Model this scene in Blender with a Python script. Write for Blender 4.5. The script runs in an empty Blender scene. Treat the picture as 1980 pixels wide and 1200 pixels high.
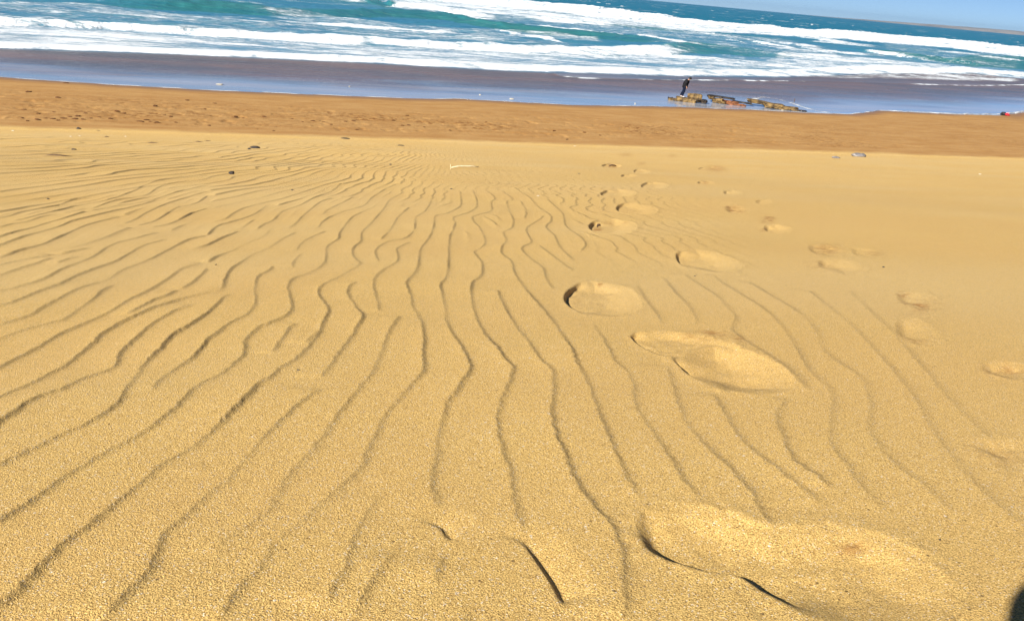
import bpy, bmesh, math, random
import numpy as np
from mathutils import Vector, Matrix, Euler
R_ = math.radians
SC = bpy.context.scene

# ------------------------------------------------------------------ camera
ZC = 8.3                       # lens height above the sea
PITCH, YAW, ROLL = 22.0, 19.0, 5.3
FPX, PW, PH = 1540.0, 1980.0, 1200.0
def basis(pitch, yaw, roll):
    p, y, r = map(R_, (pitch, yaw, roll))
    f = np.array([math.sin(y)*math.cos(p), math.cos(y)*math.cos(p), -math.sin(p)])
    rt = np.array([math.cos(y), -math.sin(y), 0.0]); up = np.cross(rt, f)
    return rt*math.cos(r)+up*math.sin(r), -rt*math.sin(r)+up*math.cos(r), f
RT, UP, FW = basis(PITCH, YAW, ROLL)
cam_d = bpy.data.cameras.new('camera'); cam = bpy.data.objects.new('camera', cam_d)
SC.collection.objects.link(cam); SC.camera = cam
cam_d.sensor_width = 36; cam_d.lens = FPX/PW*36
cam_d.clip_start = 0.05; cam_d.clip_end = 60000
M = Matrix(((RT[0], UP[0], -FW[0], 0), (RT[1], UP[1], -FW[1], 0), (RT[2], UP[2], -FW[2], ZC), (0, 0, 0, 1)))
cam.matrix_world = M

# ------------------------------------------------------------------ light
SUN_EL = 33.5
SUN_TRAVEL = YAW + 42.8         # compass heading the light travels to (clockwise from +Y)
w = bpy.data.worlds.new('World'); SC.world = w; w.use_nodes = True
nt = w.node_tree; bg = nt.nodes['Background']
sky = nt.nodes.new('ShaderNodeTexSky'); sky.sky_type = 'NISHITA'; sky.sun_disc = False
sky.sun_elevation = R_(SUN_EL); sky.sun_rotation = R_((SUN_TRAVEL+180) % 360)
sky.air_density = 0.38; sky.dust_density = 0.0; sky.ozone_density = 5.0; sky.altitude = 0
nt.links.new(sky.outputs[0], bg.inputs[0]); bg.inputs[1].default_value = 0.05
sl = bpy.data.lights.new('sun', 'SUN'); sl.energy = 5.0; sl.angle = R_(0.5); sl.color = (1.0, 0.95, 0.87)
so = bpy.data.objects.new('sun', sl); SC.collection.objects.link(so)
tr = R_(SUN_TRAVEL); e = R_(SUN_EL)
LDIR = Vector((math.sin(tr)*math.cos(e), math.cos(tr)*math.cos(e), -math.sin(e)))
so.rotation_euler = LDIR.to_track_quat('-Z', 'Y').to_euler()
SC.view_settings.view_transform = 'Standard'; SC.view_settings.look = 'None'
SC.view_settings.exposure = 0.76; SC.view_settings.gamma = 1
HAZE = 4e-5

# ------------------------------------------------------------------ numpy noise
def _h(ix, iy, s):
    n = (ix.astype(np.int64)*374761393 + iy.astype(np.int64)*668265263 + s*1442695041) & 0x7fffffff
    n = ((n ^ (n >> 13))*1274126177) & 0x7fffffff
    return ((n ^ (n >> 16)) & 0xffff)/65535.0
def vn(x, y, s=0):
    x = np.asarray(x, float); y = np.asarray(y, float)
    ix = np.floor(x); iy = np.floor(y); fx = x-ix; fy = y-iy
    fx = fx*fx*fx*(fx*(fx*6-15)+10); fy = fy*fy*fy*(fy*(fy*6-15)+10)
    a = _h(ix, iy, s); b = _h(ix+1, iy, s); c = _h(ix, iy+1, s); d = _h(ix+1, iy+1, s)
    return ((a+(b-a)*fx)*(1-fy)+(c+(d-c)*fx)*fy)*2-1
def fbm(x, y, o=4, s=0, g=.5):
    r = 0; a = 1; t = 0
    for k in range(o):
        r = r+a*vn(x*2**k+17.3*k, y*2**k-9.1*k, s+k*31); t += a; a *= g
    return r/t
def ss(a, b, x):
    t = np.clip((np.asarray(x, float)-a)/(b-a), 0, 1); return t*t*(3-2*t)

# ------------------------------------------------------------------ terrain profile
_Y = np.arange(-60, 400, .05)
_s = np.interp(_Y, [-60, -14, -6, 0, 14, 26, 35, 38.6, 40.2, 41.5, 60, 66, 80, 130, 400],
               [.02, .02, .10, .186, .186, .174, .155, .14, .055, .033, .030, .020, .016, .03, .0])
_g = -np.cumsum(_s)*.05
G0 = ZC-.72
_g = _g-np.interp(0, _Y, _g)+G0
_off = np.interp(41, _Y, _g)-.72          # tie the foot of the dune to the beach
_g = _g-np.interp(_Y, [0, 41], [0, _off])
def ground(X, Y):
    X = np.asarray(X, float); Y = np.asarray(Y, float)
    z = np.interp(Y, _Y, _g)
    d = ss(2, 9, Y)*(1-ss(34, 39, Y))
    z = z+d*.05*vn(X*.16+3, Y*.13, 5)+.012*vn(X*.7, Y*.6, 6)*(1-ss(36, 40, Y))*ss(1.5, 4, np.hypot(X, Y))
    z = z+.012*fbm(X*.25, Y*.5, 3, 8)*ss(40, 44, Y)
    return z
def ray(px, py):
    d = FW+RT*((px-PW/2)/FPX)-UP*((py-PH/2)/FPX); return d/np.linalg.norm(d)
def on_plane(px, py, z):
    d = ray(px, py); t = (z-ZC)/min(d[2], -1e-4); return d[0]*t, d[1]*t
def on_ground(px, py):
    d = ray(px, py); t = .3; dt = .05
    while t < 160:
        if ZC+d[2]*t < float(ground(d[0]*t, d[1]*t)): break
        t += dt; dt = max(.05, t*.01)
    a, b = t-dt, t
    for _ in range(24):
        m = (a+b)/2
        if ZC+d[2]*m < float(ground(d[0]*m, d[1]*m)): b = m
        else: a = m
    return d[0]*b, d[1]*b
def gp(pts): return np.array([on_ground(x, y) for x, y in pts])

# ------------------------------------------------------------------ object helpers
def link(o, parent=None):
    SC.collection.objects.link(o)
    if parent: o.parent = parent
    return o
def tag(o, label=None, cat=None, group=None, kind=None):
    if label: o['label'] = label
    if cat: o['category'] = cat
    if group: o['group'] = group
    if kind: o['kind'] = kind
    return o
def empty(name, loc, rz=0):
    o = bpy.data.objects.new(name, None); link(o); o.location = loc; o.rotation_euler = (0, 0, rz); o.empty_display_size = .2
    return o
def mobj(name, verts, faces, mat, parent=None, smooth=True, loc=None):
    me = bpy.data.meshes.new(name); me.from_pydata([tuple(v) for v in verts], [], faces); me.update()
    if smooth: me.polygons.foreach_set('use_smooth', [True]*len(me.polygons))
    me.materials.append(mat); o = bpy.data.objects.new(name, me); link(o, parent)
    if loc is not None: o.location = loc
    return o
def grid_mesh(name, P, mat):
    nr, nc, _ = P.shape
    me = bpy.data.meshes.new(name)
    me.vertices.add(nr*nc); me.vertices.foreach_set('co', P.reshape(-1).astype(np.float32))
    i = np.arange(nr*nc).reshape(nr, nc)
    q = np.stack([i[:-1, :-1], i[:-1, 1:], i[1:, 1:], i[1:, :-1]], -1).reshape(-1, 4)
    me.loops.add(q.size); me.loops.foreach_set('vertex_index', q.reshape(-1).astype(np.int32))
    me.polygons.add(len(q)); me.polygons.foreach_set('loop_start', (np.arange(len(q))*4).astype(np.int32))
    me.polygons.foreach_set('loop_total', np.full(len(q), 4, np.int32))
    me.update(calc_edges=True); me.validate()
    me.polygons.foreach_set('use_smooth', np.ones(len(me.polygons), bool))
    me.materials.append(mat); o = bpy.data.objects.new(name, me); link(o)
    return o
def fattr(o, name, v):
    a = o.data.attributes.new(name, 'FLOAT', 'POINT'); a.data.foreach_set('value', np.asarray(v, np.float32).reshape(-1))
def cattr(o, name, c):
    a = o.data.attributes.new(name, 'FLOAT_COLOR', 'POINT')
    c = np.asarray(c, np.float32).reshape(-1, 3); a.data.foreach_set('color', np.concatenate([c, np.ones((len(c), 1), np.float32)], 1).reshape(-1))

# ------------------------------------------------------------------ materials
class NB:
    def __init__(s, name):
        s.m = bpy.data.materials.new(name); s.m.use_nodes = True; s.t = s.m.node_tree
        s.b = s.t.nodes['Principled BSDF']
    def n(s, ty, **k):
        x = s.t.nodes.new(ty)
        for a, v in k.items():
            if a == 'ins':
                for q, z in v.items():
                    if hasattr(z, 'is_output') or isinstance(z, bpy.types.NodeSocket): s.t.links.new(z, x.inputs[q])
                    else: x.inputs[q].default_value = z
            else: setattr(x, a, v)
        return x
    def l(s, a, b): s.t.links.new(a, b)
    def coord(s): return s.n('ShaderNodeTexCoord').outputs['Object']
    def mapn(s, v, sc): return s.n('ShaderNodeMapping', ins={'Vector': v, 'Scale': sc}).outputs[0]
    def noise(s, v, sc, det=2, rough=.5):
        return s.n('ShaderNodeTexNoise', ins={'Vector': v, 'Scale': sc, 'Detail': det, 'Roughness': rough}).outputs['Fac']
    def mrange(s, v, a, b, c=0., d=1., smooth=True):
        return s.n('ShaderNodeMapRange', interpolation_type='SMOOTHSTEP' if smooth else 'LINEAR',
                   ins={'Value': v, 'From Min': a, 'From Max': b, 'To Min': c, 'To Max': d}).outputs[0]
    def mix(s, f, a, b, mode='MIX'):
        x = s.n('ShaderNodeMix', data_type='RGBA', blend_type=mode)
        for i, v in ((0, f), (6, a), (7, b)):
            if isinstance(v, bpy.types.NodeSocket): s.l(v, x.inputs[i])
            else: x.inputs[i].default_value = v if i == 0 else (*v, 1)
        return x.outputs[2]
    def math(s, op, a, b=0.):
        return s.n('ShaderNodeMath', operation=op, ins={0: a, 1: b}).outputs[0]
    def attr(s, nme): return s.n('ShaderNodeAttribute', attribute_name=nme)
    def bump(s, h, dist, st=1., nrm=None):
        i = {'Height': h, 'Distance': dist, 'Strength': st}
        if nrm is not None: i['Normal'] = nrm
        return s.n('ShaderNodeBump', ins=i).outputs[0]

def simple(name, c1, c2, scale=20, rough=.7, bump=.004, det=4):
    b = NB(name); co = b.coord(); f = b.noise(co, scale, det, .6)
    b.l(b.mix(b.mrange(f, .35, .65), c1, c2), b.b.inputs['Base Color']); b.b.inputs['Roughness'].default_value = rough
    b.l(b.bump(b.noise(co, scale*2.2, 5, .65), bump, .8), b.b.inputs['Normal'])
    return b.m

def sand_material():
    b = NB('sand'); co = b.coord()
    g1 = b.noise(co, 400, 2, .6); g2 = b.noise(co, 760, 1, .6); g3 = b.noise(co, 210, 2, .5)
    v = b.n('ShaderNodeTexVoronoi', ins={'Vector': co, 'Scale': 420.0})
    c = b.mix(b.mrange(g1, .34, .66), (.40, .224, .053), (.95, .652, .218))
    c = b.mix(b.mrange(g2, .60, .74, 0, .6), c, (.88, .72, .42))
    c = b.mix(b.mrange(g3, .62, .74, 0, .35), c, (.22, .12, .045))
    rv = b.n('ShaderNodeSeparateColor', ins={0: v.outputs['Color']}).outputs[0]
    c = b.mix(b.mrange(rv, .94, .96, 0, .7), c, (.12, .07, .03))
    c = b.mix(b.mrange(rv, .02, .05, .6, 0), c, (.95, .88, .74))
    v2 = b.n('ShaderNodeTexVoronoi', ins={'Vector': co, 'Scale': 70.0})
    r2 = b.n('ShaderNodeSeparateColor', ins={0: v2.outputs['Color']}).outputs
    near = b.mrange(v2.outputs['Distance'], .16, .24, 1, 0)
    c = b.mix(b.math('MULTIPLY', near, b.mrange(r2[0], .975, .98, 0, .8)), c, (.07, .04, .02))
    c = b.mix(b.math('MULTIPLY', near, b.mrange(r2[1], .982, .987, 0, .8)), c, (.90, .84, .70))
    mac = b.noise(co, .9, 4, .55); mac2 = b.noise(b.mapn(co, (1, 1.7, 1)), .22, 3, .5)
    c = b.mix(b.mrange(mac, .3, .7, 0, .22), c, (.62, .37, .13))
    c = b.mix(b.mrange(mac2, .4, .7, 0, .25), c, (.66, .50, .25))
    # shade on the ripples' lee faces, painted in as a greyer line
    lsh = b.attr('lee_shade').outputs['Fac']
    c = b.mix(b.math('MULTIPLY', lsh, b.mrange(g1, .3, .62, .8, .25)), c, (.20, .145, .075))
    # damp patches dug up by feet
    dm = b.attr('damp').outputs['Fac']
    c = b.mix(b.math('MULTIPLY', dm, b.mrange(b.noise(co, 11, 6, .8), .45, .56, .0, 1)), c, (.36, .165, .045))
    # wet beach
    wt = b.attr('wet').outputs['Fac']
    wn = b.noise(b.mapn(co, (.35, 1.2, 1)), 1.1, 5, .62); wn2 = b.noise(b.mapn(co, (.5, 1.0, 1)), 7, 4, .6)
    wc = b.mix(b.mrange(wn, .3, .7), (.385, .20, .060), (.465, .268, .094))
    wc = b.mix(b.mrange(wn2, .56, .70, 0, .45), wc, (.27, .12, .032))
    st = b.attr('stain').outputs['Fac']
    wc = b.mix(b.math('MULTIPLY', st, b.mrange(b.noise(b.mapn(co, (.8, 1.1, 1)), 3.0, 5, .74), .50, .60)), wc, (.20, .082, .016))
    c = b.mix(wt, c, wc)
    # soaked strip beside the water
    sk = b.attr('soak').outputs['Fac']
    c = b.mix(sk, c, (.245, .13, .06))
    b.l(c, b.b.inputs['Base Color'])
    b.l(b.mrange(sk, 0, 1, .92, .38), b.b.inputs['Roughness'])
    b.b.inputs['Specular IOR Level'].default_value = .25
    h = b.math('ADD', b.math('MULTIPLY', g1, .65), b.math('MULTIPLY', g3, .5))
    n1 = b.bump(h, .0044, 1.0)
    n2 = b.bump(b.noise(b.mapn(co, (.7, 1, 1)), 5, 5, .6), .03, .35, n1)
    # mid-size unevenness only matters on the trampled beach
    mixn = b.n('ShaderNodeMix', data_type='VECTOR'); b.l(wt, mixn.inputs[0]); b.l(n1, mixn.inputs[4]); b.l(n2, mixn.inputs[5])
    b.l(mixn.outputs[1], b.b.inputs['Normal'])
    return b.m

def sea_material():
    b = NB('sea_water'); co = b.coord()
    body = b.attr('body').outputs['Color']; fo = b.attr('foam').outputs['Fac']; ro = b.attr('calm').outputs['Fac']
    n1 = b.noise(b.mapn(co, (.22, .75, 1)), 1.0, 6, .68)
    n2 = b.noise(b.mapn(co, (.5, 1.6, 1)), 2.6, 5, .7)
    lace = b.math('ADD', b.math('MULTIPLY', n1, .6), b.math('MULTIPLY', n2, .4))
    # foam where lace noise lies under the local foam cover
    th = b.math('SUBTRACT', 1.0, fo)
    a = b.math('MULTIPLY', b.math('SUBTRACT', lace, .5), 2.6)
    a = b.math('ADD', a, .5)
    d = b.math('SUBTRACT', a, th)
    ff = b.mrange(d, -.16, .26)
    edge = b.mrange(fo, .0, .06)
    ff = b.math('MULTIPLY', ff, edge)
    tint = b.mix(b.mrange(b.noise(b.mapn(co, (.12, .5, 1)), .5, 4, .6), .3, .7), (.72, .9, 1.0), (1.25, 1.12, 1.02))
    bc = b.mix(1.0, body, tint, 'MULTIPLY')
    c = b.mix(ff, bc, b.mix(n2, (.72, .80, .86), (.90, .92, .93)))
    b.l(c, b.b.inputs['Base Color'])
    rr = b.mix(ro, (.30,)*3, (.11,)*3)
    rr = b.mix(ff, rr, (.85,)*3)
    b.l(rr, b.b.inputs['Roughness'])
    b.b.inputs['IOR'].default_value = 1.33
    b.l(b.mrange(ro, 0, 1, .22, .85), b.b.inputs['Specular IOR Level'])
    w1 = b.noise(b.mapn(co, (.35, 1, 1)), 1.4, 4, .6); w2 = b.noise(b.mapn(co, (.5, 1, 1)), 6, 3, .6)
    hw = b.math('ADD', b.math('MULTIPLY', w1, .8), b.math('MULTIPLY', w2, .15))
    amp = b.mrange(ro, 0, 1, 1, .012)
    hw = b.math('MULTIPLY', hw, amp)
    hf = b.math('MULTIPLY', b.math('ADD', n2, b.noise(co, 5, 4, .6)), b.math('MULTIPLY', ff, .28))
    b.l(b.bump(b.math('ADD', hw, hf), .30, 1.0), b.b.inputs['Normal'])
    return b.m

MS = sand_material(); MSEA = sea_material()
M_rock = simple('beach_rock', (.055, .032, .012), (.29, .185, .064), 3.0, .8, .05)
M_rockd = simple('wet_dark_rock', (.012, .010, .008), (.06, .04, .02), 5, .45, .03)
M_brick = simple('brick_rubble', (.12, .040, .016), (.33, .125, .045), 6, .8, .04)
M_pale = simple('pale_plaster', (.5, .42, .34), (.8, .74, .65), 6, .8, .02)
M_wood = simple('bleached_driftwood', (.60, .50, .28), (.78, .70, .48), 30, .7, .002)
M_dwood = simple('dark_driftwood', (.05, .03, .015), (.16, .09, .04), 40, .8, .003)
M_stone = simple('dark_stone', (.012, .010, .010), (.05, .04, .035), 30, .75, .004)
M_weed = simple('dried_seaweed', (.05, .018, .003), (.20, .075, .014), 25, .85, .01)
M_shell = simple('shell', (.62, .55, .40), (.78, .72, .60), 60, .5, .001)
M_plast = simple('grey_flat_stone', (.13, .12, .125), (.24, .225, .22), 12, .5, .004)
M_jack = simple('black_jacket', (.006, .006, .008), (.022, .02, .022), 14, .85, .02)
M_jean = simple('navy_trousers', (.005, .008, .02), (.012, .018, .04), 18, .85, .012)
for m_ in (M_jack, M_jean): m_.node_tree.nodes['Principled BSDF'].inputs['Specular IOR Level'].default_value = .08
M_skin = simple('skin', (.42, .22, .14), (.52, .29, .19), 20, .6, .001)
M_hair = simple('black_hair', (.006, .005, .004), (.02, .015, .012), 40, .6, .01)
M_shoe = simple('pale_shoe', (.55, .52, .48), (.75, .72, .68), 20, .6, .003)
M_red = simple('red_cloth', (.42, .01, .015), (.65, .03, .06), 9, .8, .03)
M_pink = simple('pink_cloth', (.72, .25, .30), (.85, .45, .48), 9, .8, .03)
M_black = simple('black_cloth', (.008, .008, .012), (.03, .03, .04), 9, .8, .03)
M_land = simple('far_coast', (.17, .165, .16), (.27, .25, .225), .004, .95, .5)

# ------------------------------------------------------------------ sand: digitised ripple crests (photo px), stamped as real relief
RIP = [
 [(1560,560),(1640,625),(1700,690),(1760,760),(1800,830),(1850,900),(1910,960),(1990,1030)],
 [(1640,560),(1720,640),(1790,720),(1850,790),(1930,860),(2000,910)],
 [(735,950),(705,995),(680,1040),(668,1090),(640,1140),(600,1190)],
 [(770,1060),(735,1100),(700,1150),(670,1200)],
 [(110,492),(70,498),(30,505),(0,512),(-20,516)],
 [(166,409),(121,423),(91,431),(61,441),(30,449),(0,458),(-20,463)],
 [(107,415),(81,419),(50,429),(24,433),(0,439),(-20,443)],
 [(172,383),(141,387),(113,397),(81,403),(46,409),(20,417),(0,421),(-20,425)],
 [(400,340),(315,348),(283,357),(259,369),(238,377),(202,389),(152,397),(121,405),(85,413),(57,421),(26,428)],
 [(400,358),(343,371),(293,387),(253,395),(222,399),(175,408)],
 [(400,349),(343,353),(309,361),(287,375),(263,381),(218,389),(178,403)],
 [(158,496),(129,502),(107,510)], [(176,480),(141,486),(113,492)],
 [(345,560),(320,573),(300,580),(270,597),(240,612)],
 [(620,640),(600,655),(585,668)],
 [(834,387),(822,407),(804,419),(802,429),(800,445)],
 [(889,369),(891,387),(889,399),(867,411),(842,417),(838,437),(830,458),(812,482),(809,502),(804,524),(786,544),(788,560),(794,576),(797,594),(808,611),(816,631),(818,665),(816,685),(818,706),(812,726),(797,740),(773,768),(748,796),(724,838),(706,876),(696,901),(650,946),(615,974),(591,999),(535,1044),(525,1053),(507,1088),(469,1130),(430,1179),(410,1215)],
 [(913,367),(919,381),(921,399),(905,411),(877,420),(879,433),(869,458),(867,478),(866,502),(863,532),(850,552),(854,568),(858,591),(861,617),(869,639),(883,661),(897,681),(905,702),(906,718),(891,740),(863,780),(857,793),(847,838),(840,890),(831,925),(840,964),(845,995)],
 [(854,1065),(850,1090),(843,1111),(838,1140)],
 [(941,369),(956,383),(949,391),(949,407),(921,416),(912,421),(917,431),(927,441),(937,462),(933,476),(916,486),(921,496),(931,510),(929,532),(913,546),(909,560),(911,580),(917,607),(925,627),(941,653),(958,671),(974,694),(990,712),(986,732),(972,761),(960,810),(965,855),(983,908),(990,957),(1000,1002),(1018,1037)],
 [(970,369),(990,385),(980,389),(983,405),(990,421),(992,429),(988,441),(972,449),(978,464),(969,478),(970,492),(988,506),(992,522),(1000,538),(1020,566),(1042,591),(1055,605),(1073,629),(1091,655),(1105,679),(1113,702),(1130,730),(1143,761),(1154,792),(1171,831),(1192,887),(1217,936),(1238,967)],
 [(960,560),(970,584),(986,615),(1004,641),(1024,665),(1036,687),(1051,704),(1067,718),(1069,750),(1065,785),(1070,831),(1091,883),(1112,932),(1150,985),(1182,1020),(1196,1065),(1203,1111),(1208,1160),(1200,1215)],
 [(1143,625),(1160,647),(1176,677),(1190,700),(1212,720),(1224,745),(1227,785),(1259,834),(1294,887),(1322,936),(1357,967)],
 [(1230,550),(1248,581),(1267,605),(1281,629)],
 [(1288,705),(1301,750),(1311,785),(1329,824),(1371,870),(1416,915),(1448,950),(1469,992),(1497,1030)],
 [(1281,536),(1305,567),(1329,591),(1343,613),(1345,629)],
 [(1370,758),(1381,771),(1404,806),(1434,855),(1485,897),(1555,950),(1600,985)],
 [(1321,530),(1354,553),(1382,571),(1402,591),(1420,613),(1414,637),(1442,662),(1483,688),(1530,722),(1560,760)],
 [(1520,768),(1505,790),(1499,810),(1530,890),(1580,922),(1604,953)],
 [(1374,530),(1400,550),(1424,565),(1473,597),(1499,619),(1530,660),(1562,715),(1604,757),(1604,810),(1604,862),(1632,897),(1667,946),(1716,995)],
 [(1442,544),(1469,560),(1543,605),(1576,640),(1590,677),(1640,715),(1667,736),(1680,780),(1677,824),(1705,873),(1744,911),(1793,946),(1850,1000)],
 [(794,468),(774,476),(766,482),(768,504),(743,520),(725,536),(721,552),(725,570),(731,591),(731,603)],
 [(774,609),(760,627),(747,649),(741,667),(731,692),(715,726),(699,742),(665,785),(633,828),(594,880),(553,922),(532,958),(515,990),(475,1018),(437,1039),(402,1081)],
 [(800,445),(784,460),(752,466),(731,478),(725,490),(731,506)],
 [(691,544),(677,552),(671,564),(673,574),(683,588),(689,599),(701,609),(691,631),(671,661),(655,681),(638,706),(616,734)],
 [(772,377),(754,385),(743,401),(719,429),(699,449),(697,466),(681,482),(683,498),(695,510),(673,524),(653,536),(638,542),(618,556),(616,572),(628,588),(634,601),(624,621),(618,643),(602,663),(586,681),(566,698),(537,714),(521,730),(497,744),(481,762),(459,783),(420,822),(382,857),(315,895),(273,934),(228,965),(186,1004),(147,1032),(105,1067),(70,1102),(35,1140),(0,1165),(-40,1200)],
 [(626,750),(600,765),(574,783),(525,829),(483,874),(437,927),(402,955),(364,990),(315,1032),(297,1070),(290,1102),(255,1133),(217,1172),(190,1215)],
 [(395,892),(385,905),(378,918)],
 [(713,403),(693,413),(679,421),(657,449),(653,462),(632,476),(630,492),(626,508),(612,520),(592,530),(568,538),(556,552),(558,570),(562,586),(562,601),(541,617),(501,633),(481,649),(471,661),(471,681),(453,702),(420,726),(400,736),(368,754),(346,780),(315,808),(259,846),(210,871),(168,895),(112,930),(59,969),(0,1004),(-50,1035)],
 [(630,447),(602,458),(582,470),(572,484)], [(582,490),(568,504),(564,518)], [(580,625),(560,633),(545,655),(530,675),(521,686)],
 [(527,514),(521,522),(501,532),(495,540),(491,564),(493,578),(487,597),(475,609),(440,627),(420,643),(400,659),(374,689),(343,710),(319,726),(303,740),(291,758)],
 [(572,449),(545,462),(521,478),(485,494),(467,506),(444,522),(434,540),(430,556),(420,562)],
 [(446,568),(428,578),(412,595),(396,609),(360,633),(333,649),(315,669),(299,685),(277,704),(265,724),(246,744),(230,774),(189,808),(119,840),(70,864),(0,899),(-50,925)],
 [(440,560),(420,564),(394,568),(354,578),(313,591),(283,601),(242,621),(212,637),(192,651),(176,667),(149,689),(121,710),(91,726),(61,742),(0,768),(-40,784)],
 [(380,592),(368,593),(343,599),(303,621),(283,635),(265,653),(242,673),(228,689),(222,710),(182,724),(145,738),(113,754),(81,764),(46,782),(0,815),(-30,835)],
 [(396,508),(354,518),(323,540),(283,564),(242,584),(210,605),(172,623),(129,641),(97,657),(75,671),(30,694),(0,710),(-40,725)],
 [(400,518),(390,530),(370,548),(347,560)],
 [(222,550),(196,562),(178,580),(145,601),(121,619),(81,629),(40,639),(0,655)],
 [(400,456),(364,464),(323,484),(283,504),(232,524),(208,540),(162,554),(121,574),(81,595),(55,611),(0,627)],
 [(323,462),(279,474),(253,488),(222,506),(182,520),(141,536),(115,550),(75,564),(20,586),(-10,592)],
 [(307,449),(263,460),(218,472),(186,492),(162,504),(121,520),(83,541),(30,556),(0,563)],
 [(101,498),(75,508),(40,518),(0,532)], [(232,419),(182,431),(152,441),(111,460),(77,474),(40,484),(0,498)],
 [(303,387),(242,403),(182,417),(141,427),(111,439),(50,456),(0,474)],
 [(400,370),(331,391),(291,407),(263,423),(238,433)], [(400,379),(378,393),(343,401),(323,413),(299,427),(263,437)],
 [(400,403),(374,411),(333,431),(290,440)],
 [(461,447),(430,460),(400,474),(370,482)], [(465,478),(420,496),(400,508)],
 [(515,397),(489,415),(448,429),(420,437),(400,456)],
 [(659,355),(638,371),(606,383),(578,397),(545,409),(529,425),(511,433),(497,443)],
 [(642,383),(618,391),(590,413),(570,433),(558,441)],
 [(784,351),(754,361),(723,379),(703,397),(663,409),(628,425),(614,441)],
 [(683,381),(663,391),(634,405),(624,415)], [(790,401),(768,421),(756,441),(735,464)],
 [(1006,389),(1016,407),(1014,423)],
 [(994,363),(1022,381),(1038,399),(1061,415),(1065,427),(1055,439),(1071,456),(1083,480),(1110,505)],
 [(1050,418),(1042,425),(1018,441),(1020,455),(1026,468),(1008,480),(1022,498),(1048,518),(1055,540),(1070,560)],
 [(1057,385),(1079,405),(1089,417),(1093,437),(1123,460),(1131,474),(1121,486)],
 [(1040,474),(1063,492),(1087,510),(1109,524)],
]
CRACK = [([(803,1008),(828,1013),(845,1019),(852,1026),(862,1040),(880,1046)], .0075, .013),
         ([(940,1040),(980,1041),(1005,1050),(1018,1064),(1039,1093),(1060,1125),(1075,1155),(1084,1176)], .0115, .015)]
def catmull(P, step):
    P = np.asarray(P, float); Q = np.vstack([2*P[0]-P[1], P, 2*P[-1]-P[-2]]); out = []
    for i in range(len(P)-1):
        a, b, c, d = Q[i:i+4]; n = max(2, int(np.linalg.norm(c-b)/step))
        t = (np.arange(n)/n)[:, None]
        out.append(.5*((2*b)+(c-a)*t+(2*a-5*b+4*c-d)*t**2+(3*b-3*c+d-a)*t**3))
    out.append(P[-1:]); return np.vstack(out)
RES = .006
for l in RIP:                    # carry the crests on past the left edge of the view
    (xa, ya), (xb, yb) = l[-2], l[-1]
    if xb <= 5 and xa > xb: k_ = (xb+110)/(xa-xb); l.append((xb-(xa-xb)*k_, yb+(yb-ya)*k_))
_lines = [(catmull(gp(l), .05), 1, None, None) for l in RIP]
_lines += [(catmull(gp(l), .02), 2, a, w_) for l, a, w_ in CRACK]
_all = np.vstack([l[0] for l in _lines])
X0, Y0 = _all.min(0)-.3; X1, Y1 = _all.max(0)+.3
NX = int((X1-X0)/RES)+1; NY = int((Y1-Y0)/RES)+1
HR = np.zeros((NY, NX), np.float32); LEE_R = np.zeros((NY, NX), np.float32); DM = np.full((NY, NX), .2, np.float32)
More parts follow.
